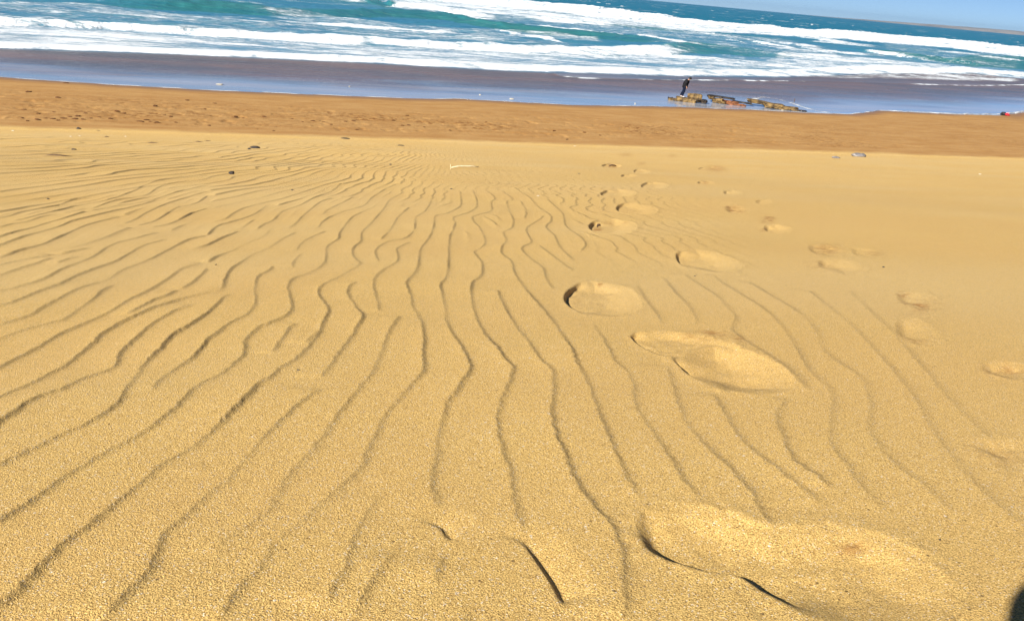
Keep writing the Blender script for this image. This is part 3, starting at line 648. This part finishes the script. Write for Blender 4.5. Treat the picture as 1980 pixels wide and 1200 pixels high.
# arc of foam bending round the right-hand rock
ARC = np.array([on_plane(x, y, .08) for x, y in [(1440,193),(1462,189),(1478,186),(1500,189),(1530,197),(1552,205),(1580,213),(1600,216)]])
da = np.full(SX.shape, 9.); m = (SX > ARC[:, 0].min()-2) & (SX < ARC[:, 0].max()+2) & (SY > ARC[:, 1].min()-2) & (SY < ARC[:, 1].max()+2)
da[m] = pdist(ARC, SX[m], SY[m]); FO = np.maximum(FO, .55*(1-ss(.10, .5, da)))
# water body colour: sand-laden brown in the wash, teal in the surf, blue outside; sky reflection painted into the thin film
c_wash = np.array([.15, .115, .115]); c_film_sky = np.array([.33, .375, .46]); c_surf = np.array([.065, .23, .37]); c_teal = np.array([.018, .175, .28]); c_green = np.array([.028, .175, .150]); c_far = np.array([.006, .15, .225]); c_b2 = np.array([.19, .25, .35])
def lerp(a, b_, t): return a*(1-t[..., None])+b_*t[..., None]
body = lerp(np.broadcast_to(c_film_sky, SX.shape+(3,)), c_wash, ss(3, 11.5, offs+4*fbm(SX*.07, SY*.25, 4, 107)))
body = lerp(body, c_b2, beyond2*.8)
AF = np.array([on_plane(x, y, .03) for x, y in [(-400,82),(0,93),(350,105),(700,121),(1000,138),(1300,148),(1500,150),(1700,142),(1880,142),(1980,152),(2300,170)]])
dA_ = SY-np.interp(SX, AF[:, 0], AF[:, 1])
body = lerp(body, c_surf, ss(-1.5, 1.5, dA_))
body = lerp(body, c_teal, ss(12, 45, dA_)*.9)
body = lerp(body, np.array([.30, .46, .56]), np.clip(FO*.55, 0, .5)*ss(0, 2, dA_))
body = lerp(body, c_far, ss(130, 420, offs))
body = lerp(body, c_green, np.clip(GR*.7, 0, 1)*ss(0, 2, dA_))
calm = np.clip((1-ss(1, 22, offs+2.5*fbm(SX*.1, SY*.3, 3, 105)))*.9+.1, 0, 1)*(1-.5*beyond2)*(1-deep)
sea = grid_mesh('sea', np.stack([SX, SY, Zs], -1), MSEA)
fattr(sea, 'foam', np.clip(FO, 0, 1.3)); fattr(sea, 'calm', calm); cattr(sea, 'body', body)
tag(sea, 'teal sea with white breakers and brown wash on the beach', 'sea', kind='structure')

# distant low coast
_pts = [(1560,2.0),(1620,5),(1700,13),(1780,22),(1850,31),(1920,37),(1980,40),(2100,46),(2400,50),(2900,40)]
vs = []; fs = []
for i in range(160):
    px = 1560+i*(2900-1560)/159.; d = ray(px, 60); az = math.atan2(d[0], d[1]); D0 = 9500.
    hh = float(np.interp(px, [p[0] for p in _pts], [p[1] for p in _pts]))*(1+.10*float(vn(px*.012, 0, 120))+.05*float(vn(px*.06, 0, 121)))
    for dd_, zf in ((0, -.05), (120, .55), (600, .95), (1500, 1.0), (2600, .3), (3000, -.05)):
        vs.append(((D0+dd_)*math.sin(az), (D0+dd_)*math.cos(az), hh*zf if zf > 0 else -3))
for i in range(159):
    for j in range(5): a = i*6+j; fs.append((a, a+1, a+7, a+6))
land = mobj('coast_hills', vs, fs, M_land); tag(land, 'low hazy tan coastline on the horizon', 'coast', kind='structure')

# ------------------------------------------------------------------ small solid shapes
def blob(name, mat, size, seed, parent=None, sub=3, jag=.35, boxy=0., loc=(0, 0, 0), rot=(0, 0, 0)):
    bm = bmesh.new()
    if boxy:
        bmesh.ops.create_cube(bm, size=1.0); bmesh.ops.bevel(bm, geom=bm.edges[:], offset=.06, segments=2, affect='EDGES')
        bmesh.ops.subdivide_edges(bm, edges=bm.edges[:], cuts=3, use_grid_fill=True)
    else: bmesh.ops.create_icosphere(bm, subdivisions=sub, radius=.5)
    co = np.array([v.co[:] for v in bm.verts])
    n = fbm(co[:, 0]*3+seed*3.7, co[:, 1]*3+co[:, 2]*2.3+seed, 3, seed)
    n2 = fbm(co[:, 2]*4+seed, co[:, 0]*4-co[:, 1]*3, 2, seed+9)
    E_ = Euler(rot).to_matrix()
    for v, a, b_ in zip(bm.verts, n, n2):
        k = 1+jag*a; p = Vector((v.co.x*k*(1+.2*jag*b_), v.co.y*k, v.co.z*(1+jag*b_)))
        p = Vector((p.x*size[0], p.y*size[1], p.z*size[2])); v.co = E_ @ p+Vector(loc)
    me = bpy.data.meshes.new(name); bm.to_mesh(me); bm.free()
    if not boxy: me.polygons.foreach_set('use_smooth', [True]*len(me.polygons))
    me.materials.append(mat); o = bpy.data.objects.new(name, me); link(o, parent); return o
def stick(name, mat, pts, rads, parent=None, n=8, seed=0):
    pts = [Vector(p) for p in pts]; vs = []; fs = []
    for i, p in enumerate(pts):
        d = (pts[min(i+1, len(pts)-1)]-pts[max(i-1, 0)]).normalized(); s = d.cross(Vector((0, 0, 1)))
        if s.length < .1: s = Vector((1, 0, 0))
        s.normalize(); u = s.cross(d)
        for k in range(n):
            a = 2*math.pi*k/n; r = rads[i]*(1+.18*math.sin(seed+k*2.1+i*1.7)); vs.append(p+(s*math.cos(a)+u*math.sin(a))*r)
    for i in range(len(pts)-1):
        for k in range(n): fs.append((i*n+k, i*n+(k+1) % n, (i+1)*n+(k+1) % n, (i+1)*n+k))
    fs.append(tuple(range(n-1, -1, -1))); fs.append(tuple(range((len(pts)-1)*n, len(pts)*n)))
    return mobj(name, vs, fs, mat, parent)
def facing(px): d = ray(px, 600); return -math.atan2(d[0], d[1])
def spot(px, py):
    x, y = on_ground(px, py); return x, y, zs(x, y)
def pxm(px, py):
    x, y = on_ground(px, py); return math.sqrt(x*x+y*y+(ZC-zs(x, y))**2)/FPX   # metres per photo pixel
PXR = .0505            # metres per photo pixel at the rocks

# rocks and rubble at the water's edge: local frame x = to the right of the view, y = away
def rockbase(name, px, py):
    x, y, z = spot(px, py); o = empty(name, (x, y, z-.02), -R_(YAW)+facing(px)*0-R_(12)); return o
r1 = rockbase('rock_ruin', 1322, 197)
tag(r1, 'ochre slab with a squared block on top where the person stands', 'rock')
def rp_(o, name, mat, px, py, wpx, hpx, dep, cx, cy, seed, jag=.2, boxy=1., yoff=0, rot=(0, 0, 0)):
    return blob(name, mat, (wpx*PXR, dep, hpx*PXR), seed, o, 3, jag, boxy, ((px-cx)*PXR, yoff, (cy-py)*PXR), rot)
rp_(r1, 'slab', M_rock, 1326, 194.5, 36, 8.5, 1.1, 1322, 198, 3, .28)
rp_(r1, 'slab', M_rock, 1306, 196, 20, 5, .8, 1322, 198, 8, .5)
rp_(r1, 'top_block', M_rock, 1340, 187, 25, 9.5, .8, 1322, 198, 5, .12, yoff=.25)
rp_(r1, 'dark_ledge', M_rockd, 1351, 193, 24, 6, .9, 1322, 198, 7, .35, yoff=.3)
rp_(r1, 'dark_ledge', M_rockd, 1297, 195, 8, 4, .6, 1322, 198, 12, .5, yoff=.2)
r2 = rockbase('rubble_pile', 1405, 202)
tag(r2, 'low pile of orange brick rubble and dark slabs between the two rocks', 'rubble')
rp_(r2, 'dark_slab', M_rockd, 1394, 192, 48, 2.6, .9, 1405, 203, 21, .25, yoff=.6, rot=(0, .035, 0))
rp_(r2, 'dark_slab', M_rockd, 1432, 197, 36, 2.2, .7, 1405, 203, 22, .25, yoff=.5, rot=(0, .04, 0))
rp_(r2, 'ochre_stone', M_rock, 1376, 194.5, 12, 5, .5, 1405, 203, 23, .7, yoff=.2)
rp_(r2, 'ochre_stone', M_rock, 1388, 197.5, 15, 6, .5, 1405, 203, 24, .7, yoff=.0)
rp_(r2, 'ochre_stone', M_rock, 1398, 200, 14, 5, .5, 1405, 203, 28, .7, yoff=-.1)
rp_(r2, 'brick_chunk', M_brick, 1411, 199, 22, 6, .6, 1405, 203, 25, .6, yoff=-.05, rot=(0, .12, 0))
rp_(r2, 'brick_chunk', M_brick, 1430, 202, 20, 4.5, .5, 1405, 203, 26, .6, yoff=-.1, rot=(0, .05, 0))
rp_(r2, 'plaster_chunk', M_pale, 1421, 204, 7, 2.6, .25, 1405, 203, 27, .5, yoff=-.5)
r3 = rockbase('flat_rock', 1497, 210)
tag(r3, 'long low ochre rock tapering to a dark wet tip on the right', 'rock')
rp_(r3, 'rock_body', M_rock, 1468, 203, 40, 5.5, 1.0, 1495, 211, 31, .5, yoff=.4, rot=(0, .03, 0))
rp_(r3, 'rock_body', M_rock, 1492, 206, 34, 8, 1.0, 1495, 211, 32, .45, yoff=0, rot=(0, .03, 0))
rp_(r3, 'rock_body', M_rock, 1516, 207.5, 36, 6.5, .9, 1495, 211, 34, .45, yoff=.05, rot=(0, .05, 0))
rp_(r3, 'dark_tip', M_rockd, 1536, 209.5, 30, 3.4, .8, 1495, 211, 33, .4, yoff=.0, rot=(0, .05, 0))
for i, (px, py, wp, hp, m, lb) in enumerate([(1362,198,12,3,M_pale,'pale flat stone lying in the wash right of the slab'),(1448,194,14,3,M_rockd,'dark flat stone between the rubble pile and the long rock')]):
    x, y, z = spot(px, py); o = blob('flat_stone', m, (wp*PXR, .5, hp*PXR), 60+i, None, 2, .4); o.location = (x, y, z+.03); o.rotation_euler.z = -R_(YAW); tag(o, lb, 'stone')

# ------------------------------------------------------------------ people
def skin(name, joints, edges, mat, parent, root=0, sub=2):
    me = bpy.data.meshes.new(name); me.from_pydata([j[0] for j in joints], edges, []); me.update()
    o = bpy.data.objects.new(name, me); link(o, parent)
    mod = o.modifiers.new('skin', 'SKIN'); mod.use_smooth_shade = True
    for i, j in enumerate(joints):
        r = j[1] if isinstance(j[1], tuple) else (j[1], j[1]); me.skin_vertices[0].data[i].radius = r
        me.skin_vertices[0].data[i].use_root = (i in root if isinstance(root, tuple) else i == root)
    s_ = o.modifiers.new('sub', 'SUBSURF'); s_.levels = sub; s_.render_levels = sub
    bpy.context.view_layer.update()
    dg = bpy.context.evaluated_depsgraph_get(); nm = bpy.data.meshes.new_from_object(o.evaluated_get(dg))
    o.modifiers.clear(); o.data = nm; nm.name = name; nm.materials.clear(); nm.materials.append(mat)
    nm.polygons.foreach_set('use_smooth', [True]*len(nm.polygons)); return o
def hand_chains(w, d, side, dn):
    """five short curled finger chains rooted in a palm; w wrist, d pointing direction, side thumb side, dn palm direction"""
    w = Vector(w); d = Vector(d).normalized(); s = Vector(side).normalized(); n = Vector(dn).normalized()
    J = [(w, .026), (w+d*.05, (.034, .018)), (w+d*.09, (.036, .017))]; E_ = [(0, 1), (1, 2)]
    for k, ln in enumerate((.070, .078, .072, .056)):
        b0 = w+d*.095+s*(.027-.018*k); i = len(J)
        J += [(b0, .0095), (b0+d*ln*.5+n*.012, .0088), (b0+d*ln*.75+n*.034, .008)]; E_ += [(2, i), (i, i+1), (i+1, i+2)]
    i = len(J); b0 = w+d*.035+s*.032
    J += [(b0, .012), (b0+d*.03+s*.014+n*.01, .010), (b0+d*.055+s*.014+n*.022, .009)]; E_ += [(1, i), (i, i+1), (i+1, i+2)]
    return J, E_
def merge(*parts):
    J = []; E_ = []
    for (j, e_, at) in parts:
        o = len(J); J += j; E_ += [(a+o, b_+o) for a, b_ in e_]
        if at is not None: E_.append((at, o))
    return J, E_

# walker on the slab: faces right (+x), bows the head to look down.  local z=0 at the soles
px_, py_ = 1320, 189
X_, Y_p, Z_p = spot(1322, 197)
wk = empty('person', (X_-.10, Y_p+.05, Z_p+.40), -R_(YAW)-R_(8)); wk.scale = (1.4, 1.3, 1.1)
tag(wk, 'person in black jacket and navy trousers standing on the slab, looking down', 'person')
bodyJ = [((0, 0, .92), (.13, .11)), ((.02, 0, 1.05), (.12, .10)), ((.06, 0, 1.22), (.135, .115)), ((.11, 0, 1.36), (.12, .10)), ((.17, 0, 1.44), (.055, .055)), ((.235, 0, 1.485), (.075, .075)), ((.275, 0, 1.53), (.088, .085)),
         ((-.01, -.09, .88), .085), ((.00, -.09, .50), .058), ((-.08, -.08, .10), .038), ((.02, -.08, .04), (.034, .03)), ((.09, -.08, .03), .026),
         ((-.01, .09, .88), .085), ((-.05, .09, .50), .058), ((-.20, .09, .12), .038), ((-.12, .09, .05), (.034, .03)), ((-.05, .09, .03), .026),
         ((.10, -.19, 1.36), .055), ((.02, -.23, 1.10), .042), ((.10, -.20, .88), .030), ((.10, .19, 1.36), .055), ((.03, .23, 1.10), .042), ((.13, .20, .89), .030)]
bodyE = [(0, 1), (1, 2), (2, 3), (3, 4), (4, 5), (5, 6), (0, 7), (7, 8), (8, 9), (9, 10), (10, 11), (0, 12), (12, 13), (13, 14), (14, 15), (15, 16), (3, 17), (17, 18), (18, 19), (3, 20), (20, 21), (21, 22)]
h1 = hand_chains((.10, -.20, .86), (.2, 0, -1), (1, 0, 0), (0, 1, 0)); h2 = hand_chains((.13, .20, .87), (.2, 0, -1), (1, 0, 0), (0, -1, 0))
def slim(Js, ids, k=.76):
    o_ = []
    for i, (p, r) in enumerate(Js):
        r = r if isinstance(r, tuple) else (r, r); o_.append((p, (r[0]*k, r[1]*k) if i in ids else r))
    return o_
J, E_ = merge((slim(bodyJ, (0, 1, 2, 3, 7, 8, 12, 13, 17, 18, 20, 21)), bodyE, None), (h1[0], h1[1], 19), (h2[0], h2[1], 22))
bd_ = skin('body', J, E_, M_skin, wk)
def jj(i, k, dz=0): p = bodyJ[i][0]; r = bodyJ[i][1]; r = r if isinstance(r, tuple) else (r, r); return ((p[0], p[1], p[2]+dz), (r[0]*k, r[1]*k))
jk = [((.0, 0, .68), (.20, .19)), jj(0, 1.45), jj(1, 1.6), jj(2, 1.55), jj(3, 1.45), jj(4, 1.5), ((.09, -.06, 1.38), (.09, .09)), jj(17, 1.5, -.02), jj(18, 1.6), jj(19, 1.6, .03), ((.09, .06, 1.38), (.09, .09)), jj(20, 1.5, -.02), jj(21, 1.6), jj(22, 1.6, .03)]
skin('jacket', jk, [(0, 1), (1, 2), (2, 3), (3, 4), (4, 5), (6, 7), (7, 8), (8, 9), (10, 11), (11, 12), (12, 13)], M_jack, wk, (0, 6, 10))
tj = [jj(0, 1.0, -.06), jj(0, 1.0, -.14), jj(7, 1.15), jj(8, 1.35), jj(9, 1.5, -.01), jj(12, 1.15), jj(13, 1.35), jj(14, 1.5, -.01)]
skin('trousers', tj, [(0, 1), (2, 3), (3, 4), (5, 6), (6, 7)], M_jean, wk, (0, 2, 5))
blob('nose', M_skin, (.04, .03, .04), 74, wk, 2, .05, 0, (.355, 0, 1.50))
for a in ((9, 10, 11), (14, 15, 16)):
    skin('shoe', [jj(a[0], 1.1, -.04), jj(a[1], 1.45, 0), jj(a[2], 1.6, 0)], [(0, 1), (1, 2)], M_shoe, wk)
hr_ = blob('hair', M_hair, (.215, .195, .20), 71, wk, 3, .06, 0, (.245, 0, 1.545), (0, .5, 0))

# ------------------------------------------------------------------ finds on the sand
def put(o, px, py, dz=0., rz=0.):
    x, y, z = spot(px, py); o.location = (x, y, z+dz); o.rotation_euler.z = rz; return o
def on_sand(name, mat, px, py, wpx, hfrac, dfrac, seed, label, cat, group=None, jag=.4, rz=0, sub=2):
    k = pxm(px, py); wd = wpx*k
    o = blob(name, mat, (wd, wd*dfrac, wd*hfrac), seed, None, sub, jag); put(o, px, py, wd*hfrac*.25, -R_(YAW)+rz); return tag(o, label, cat, group)
k = pxm(898, 325); st = empty('driftwood_stick', (0, 0, 0)); put(st, 898, 325, .012, -R_(YAW)); tag(st, 'long bleached stick lying bent on the rippled dune sand', 'driftwood')
Lk = 27*k
stick('stem', M_wood, [(-Lk*.92, -.16, .0), (-Lk*.45, -.05, .02), (0, 0, .03), (Lk*.5, .06, .032), (Lk*.98, .10, .02)], [.014, .021, .020, .016, .009], st, 8, 2)
s2 = stick('reed_stub', M_wood, [(0, 0, -.02), (.004, 0, .05), (-.008, .004, .11)], [.010, .009, .006], None, 7, 5); put(s2, 871, 328, 0, 0); tag(s2, 'short pale reed stub standing upright beside the long stick', 'driftwood')
on_sand('stone', M_stone, 494, 287, 18, .32, .5, 81, 'largest dark stone in a wind scoop below the beach edge', 'stone', rz=.2)
on_sand('stone', M_stone, 482, 289, 6, .6, .8, 82, 'tiny dark stone just left of the largest dark stone', 'stone')
on_sand('stone', M_stone, 448, 337, 10, .75, .7, 83, 'small black stone alone among the ripples on the left', 'stone', jag=.7)
on_sand('stone', M_stone, 152, 251, 8, .7, .7, 84, 'small dark stone near white shells at the dune edge', 'stone')
on_sand('stone', M_stone, 143, 290, 9, .35, .6, 85, 'flat dark stone above the stick put in for a ridge shadow', 'stone')
on_sand('stone', M_stone, 668, 269, 17, .2, .5, 86, 'thin dark flat stone at the dune edge near the middle', 'stone')
on_sand('stone', M_stone, 775, 282, 13, .18, .5, 87, 'thin dark flat stone left of the bleached stick', 'stone')
on_sand('stone', M_plast, 1661, 303, 25, .34, .6, 88, 'larger pale grey flat stone at the foot of the wet beach', 'stone', jag=.3, sub=3)
on_sand('stone', M_plast, 1616, 306, 15, .3, .6, 89, 'smaller pale grey flat stone at the foot of the wet beach', 'stone', jag=.3)
def twig(px, py, wpx, rad, ang_, label, mat=M_dwood, name='driftwood_branch', lift=.3):
    k = pxm(px, py); L_ = wpx*k/2
    o = stick(name, mat, [(-L_, -L_*.1, -rad*.6), (-L_*.4, L_*.12, rad*lift), (L_*.2, 0, rad*lift*1.4), (L_, L_*.15, -rad*.3)], [rad*.6, rad, rad*.9, rad*.4], None, 7, px)
    put(o, px, py, 0, -R_(YAW)+ang_); return tag(o, label, 'driftwood')
twig(112, 302, 46, .028, .1, 'long dark stick put in for the shadow of a sand ridge far left')  # dark stick added in place of a sand ridge's crescent shadow
twig(191, 254, 14, .03, -.3, 'short dark stick near the shells at the dune edge')
twig(206, 265, 8, .03, .1, 'small brown stick below the dune edge on the left')
twig(297, 277, 20, .025, .1, 'thin brown stick lying left of the two parallel sticks')
twig(385, 275, 16, .025, 0, 'thin dark stick between the largest dark stone and the left side')
twig(402, 273, 12, .02, .2, 'fine brown stick touching the end of another thin stick')
twig(426, 261, 8, .025, -.4, 'tiny dark stick right at the dune edge')
twig(1185, 320, 14, .03, .2, 'brown stick standing in for the dark hole of a far footprint')  # stick added to darken the hole of this print
twig(1097, 270, 14, .03, 1.1, 'thin stick poking across the wet beach near its centre')
twig(418, 513, 7, .0022, 1.3, 'fine dark straw standing on the ripples left of centre', lift=2)
twig(1158, 436, 9, .012, .7, 'dark root showing in the heel of a footprint')
for i, (px, py, wp, lb) in enumerate([(577,716,7,'black speck of charcoal on a ripple left of centre'),(1817,1043,5,'black speck of charcoal at the lower right'),(94,1181,5,'black speck of charcoal at the lower left corner'),(565,368,5,'black speck of charcoal among the far ripples'),(755,319,5,'dark speck of charcoal left of the reed stub'),(1119,336,4,'dark speck of charcoal between stick and footprints'),(873,366,5,'dark speck of charcoal below the reed stub'),(1708,517,5,'brown speck of charcoal on the smooth sand at right'),(1343,534,4,'black speck of charcoal below a footprint on the right'),(93,385,5,'dark speck of charcoal among the left ripples')]):
    on_sand('charcoal_speck', M_stone, px, py, wp, .5, .6, 100+i, lb, 'charcoal', 'charcoal specks on the sand')
for i, (px, py, wp, lb) in enumerate([(25,253,6,'white shell at the far left of the dune edge'),(137,264,5,'white shell left of the small dark stone'),(154,263,5,'white shell right below the small dark stone'),(243,264,5,'pale shell left of the thin brown sticks'),(1112,283,7,'pale shell on the line between dune and beach'),(1041,379,8,'cream shell on the ripples right of centre'),(285,419,4,'tiny white shell on the ripples at left'),(1895,337,6,'brown shell on the smooth sand at far right')]):
    on_sand('shell', M_shell, px, py, wp*.8, .22, .6, 130+i, lb, 'shell', 'shells on the sand')
# bundle of clothes by the water
x, y, z = spot(1943, 223)
bn = empty('clothes_bundle', (x, y, z), -R_(YAW)-R_(20)); tag(bn, 'crumpled heap of red and black clothes at the waterline on the right', 'clothes')
blob('black_cloth', M_black, (.62, .5, .36), 141, bn, 3, .5, 0, (-.12, .05, .14), (0, .1, 0)); blob('black_cloth', M_black, (.4, .3, .14), 142, bn, 3, .4, 0, (-.42, 0, .05), (0, -.2, 0))
blob('red_cloth', M_red, (.62, .5, .28), 143, bn, 3, .5, 0, (.18, -.08, .10), (0, .25, 0)); blob('pink_cloth', M_pink, (.36, .34, .18), 144, bn, 3, .5, 0, (.24, .05, .22), (0, .3, 0))
# post in the wash, foam flecks
x, y, z = spot(1535, 199); ps = stick('wooden_stake', M_dwood, [(0, 0, -.2), (.01, 0, .2), (.0, 0, .42)], [.04, .035, .03], None, 8, 9); ps.location = (x, y, z); tag(ps, 'short dark stake standing in the wash behind the long rock', 'stake')
for i, (px, py, wp, lb) in enumerate([(425,164,15,'white foam fleck floating in the wash at left'),(990,192,13,'white foam fleck floating in the wash at centre'),(928,184,6,'small foam fleck left of the central one'),(676,168,5,'small foam fleck right of the left one'),(1513,214,5,'pale fleck on the sand below the long rock'),(1228,201,5,'small foam fleck left of the slab')]):
    x, y, z = spot(px, py); k = pxm(px, py); o = blob('foam_fleck', M_shell, (wp*k*.8, wp*k*.7, .05), 150+i, None, 2, .5); o.location = (x, y, z+.04); o.rotation_euler.z = -R_(YAW); tag(o, lb, 'foam', 'foam flecks in the wash')
# seaweed clumps on the trampled beach
WEED = [(43,228),(53,234),(72,231),(88,229),(102,230),(112,233),(122,229),(135,226),(145,230),(150,225),(160,231),(176,229),(192,227),(214,230),(226,215),(240,219),(271,235),(283,232),(290,235),(303,237),(318,223),(330,226),(340,237),(362,194),(396,211),(74,220),(104,217),(46,212),(165,219),(456,226),(470,228),(404,243),(497,250),(529,253),(510,226),(605,234),(625,236),(668,235),(683,234),(690,251),(787,224),(778,243),(790,242),(1071,253),(940,236),(55,178),(112,189),(128,161),(415,200),(300,205),(565,230),(585,236),(1130,256),(1160,262),(1230,254),(640,241),(760,233),(820,246),(870,252)]
rnd = random.Random(4)
cl = []
for v in range(4): cl.append(blob('seaweed_clump', M_weed, (1, .7, .35), 200+v, None, 3, .7))
for i, (px, py) in enumerate(WEED):
    o = cl[i] if i < 4 else cl[i % 4].copy()
    if i >= 4: link(o)
    x, y, z = spot(px, py); wd = (rnd.uniform(5, 10) if px < 420 else rnd.uniform(4, 8))*pxm(px, py)
    if (px, py) in ((271,235),(226,215)): wd *= 1.3
    o.location = (x, y, z+.01); o.scale = (wd, wd*rnd.uniform(.9, 1.6), wd*rnd.uniform(.4, .7)); o.rotation_euler.z = rnd.uniform(-.6, .6)
    tag(o, 'small dark clump of seaweed on the orange wet beach', 'seaweed', 'seaweed clumps strewn over the wet beach')

# ------------------------------------------------------------------ the photographer, sitting on the dune; only the shadow of the head reaches the picture
CAMP = Vector((0, 0, ZC)); H_ = CAMP-LDIR*.32
f2 = Vector((math.sin(R_(YAW)), math.cos(R_(YAW)), 0)); r2_ = Vector((math.cos(R_(YAW)), -math.sin(R_(YAW)), 0))
org = Vector((H_.x, H_.y, 0))-f2*.16; gz = zs(org.x, org.y)
ph = empty('person', (org.x, org.y, gz), -R_(YAW))
tag(ph, 'person kneeling on the dune holding up a phone, casting the shadow at lower right', 'person')
inv_ = Matrix.Rotation(R_(YAW), 4, 'Z') @ Matrix.Translation((-org.x, -org.y, -gz))
def lc(v): return tuple(inv_ @ Vector(v))
hz = lc(H_)[2]; hx, hy = lc(H_)[:2]; cx_, cy_, cz_ = lc(CAMP)
def gl(x, y): p = org+r2_*x+f2*y; return zs(p.x, p.y)-gz
PJ = [((0, -.14, gl(0, -.14)+.26), (.15, .12)), ((0, -.12, .42), (.12, .10)), ((0, -.05, .60), (.13, .10)), ((hx*.5, 0, hz-.25), (.115, .085)), ((hx, hy-.03, hz-.13), .048), ((hx, hy, hz-.03), (.085, .095)), ((hx, hy, hz+.05), (.085, .095))]
PE = [(i, i+1) for i in range(6)]
for sx in (-1, 1):
    b0 = len(PJ)
    PJ += [((.11*sx, -.10, gl(0, -.1)+.22), .085), ((.17*sx, .24, gl(.17*sx, .24)+.075), .062), ((.13*sx, -.12, gl(0, -.12)+.07), .045), ((.10*sx, -.24, gl(0, -.24)+.045), .035)]
    PE += [(0, b0), (b0, b0+1), (b0+1, b0+2), (b0+2, b0+3)]
    b1 = len(PJ); PJ += [((.19*sx+hx*.5, .0, hz-.28), .055), ((cx_+.12*sx, .10, cz_-.22), .040), ((cx_+.055*sx, cy_-.07, cz_-.09), .026)]
    PE += [(3, b1), (b1, b1+1), (b1+1, b1+2)]
hL = hand_chains((cx_-.055, cy_-.07, cz_-.09), (.1, .1, 1), (.3, -1, 0), (1, 0, 0)); hR = hand_chains((cx_+.055, cy_-.07, cz_-.09), (-.1, .1, 1), (-.3, -1, 0), (-1, 0, 0))
J, E_ = merge((slim(PJ, (0, 1, 2, 3, 7, 8, 9, 11, 12, 14, 15, 16, 18, 19)), PE, None), (hL[0], hL[1], 13), (hR[0], hR[1], 20))
skin('body', J, E_, M_skin, ph)
def cloth(name, chains, mat, parent, src):
    J = []; E_ = []; rt = []
    for ch in chains:
        rt.append(len(J))
        for q, (i, k_) in enumerate(ch):
            p, r = src[i]; r = r if isinstance(r, tuple) else (r, r); J.append((p, (r[0]*k_, r[1]*k_)))
            if q: E_.append((len(J)-2, len(J)-1))
    return skin(name, J, E_, mat, parent, tuple(rt))
def pj(i, k): p, r = PJ[i]; r = r if isinstance(r, tuple) else (r, r); return (p, (r[0]*k, r[1]*k))
cloth('jacket', [[(21, 1.0), (0, 1.15), (1, 1.3), (2, 1.3), (3, 1.25), (4, 1.15)], [(3, .85), (11, 1.6), (12, 1.6), (13, 1.35)], [(3, .85), (18, 1.6), (19, 1.5), (20, 1.35)]], M_jack, ph, PJ+[((0, -.17, gl(0, -.14)+.15), (.16, .13))])
cloth('trousers', [[(1, .95), (0, 1.1)], [(0, .8), (7, 1.3), (8, 1.25), (9, 1.3), (10, 1.2)], [(0, .8), (14, 1.3), (15, 1.25), (16, 1.3), (17, 1.2)]], M_jean, ph, PJ)
for a_ in (10, 17):
    p = PJ[a_][0]; blob('shoe', M_shoe, (.10, .26, .10), 75+a_, ph, 3, .05, 0, (p[0], p[1]-.06, p[2]+.01), (.5, 0, 0))
blob('hair', M_hair, (.205, .225, .21), 72, ph, 4, .05, 0, (hx, hy-.02, hz+.055))
fwl = inv_.to_3x3() @ Vector(FW)
phn = blob('phone', M_black, (.075, .008, .15), 73, None, 3, .0, 1.); phn.location = Vector(CAMP)-Vector(FW)*.012-Vector(UP)*.055
phn.rotation_euler = Matrix(((RT[0], FW[0], UP[0]), (RT[1], FW[1], UP[1]), (RT[2], FW[2], UP[2]))).to_euler()
tag(phn, 'black phone held up by the kneeling person', 'phone')

# ------------------------------------------------------------------ sea air
bm = bmesh.new(); bmesh.ops.create_cube(bm, size=1.0)
bmesh.ops.scale(bm, vec=(25400, 25400, 112), verts=bm.verts); bmesh.ops.translate(bm, vec=(0, 0, 48), verts=bm.verts)
me = bpy.data.meshes.new('haze'); bm.to_mesh(me); bm.free()
hm = bpy.data.materials.new('haze'); hm.use_nodes = True; t_ = hm.node_tree; t_.nodes.remove(t_.nodes['Principled BSDF'])
pv = t_.nodes.new('ShaderNodeVolumePrincipled'); pv.inputs['Color'].default_value = (.42, .68, 1, 1); pv.inputs['Density'].default_value = HAZE; pv.inputs['Anisotropy'].default_value = .2
t_.links.new(pv.outputs[0], t_.nodes['Material Output'].inputs['Volume']); me.materials.append(hm)
hz_ = bpy.data.objects.new('haze', me); link(hz_); tag(hz_, 'thin sea haze veiling the far coast', 'haze', kind='stuff')
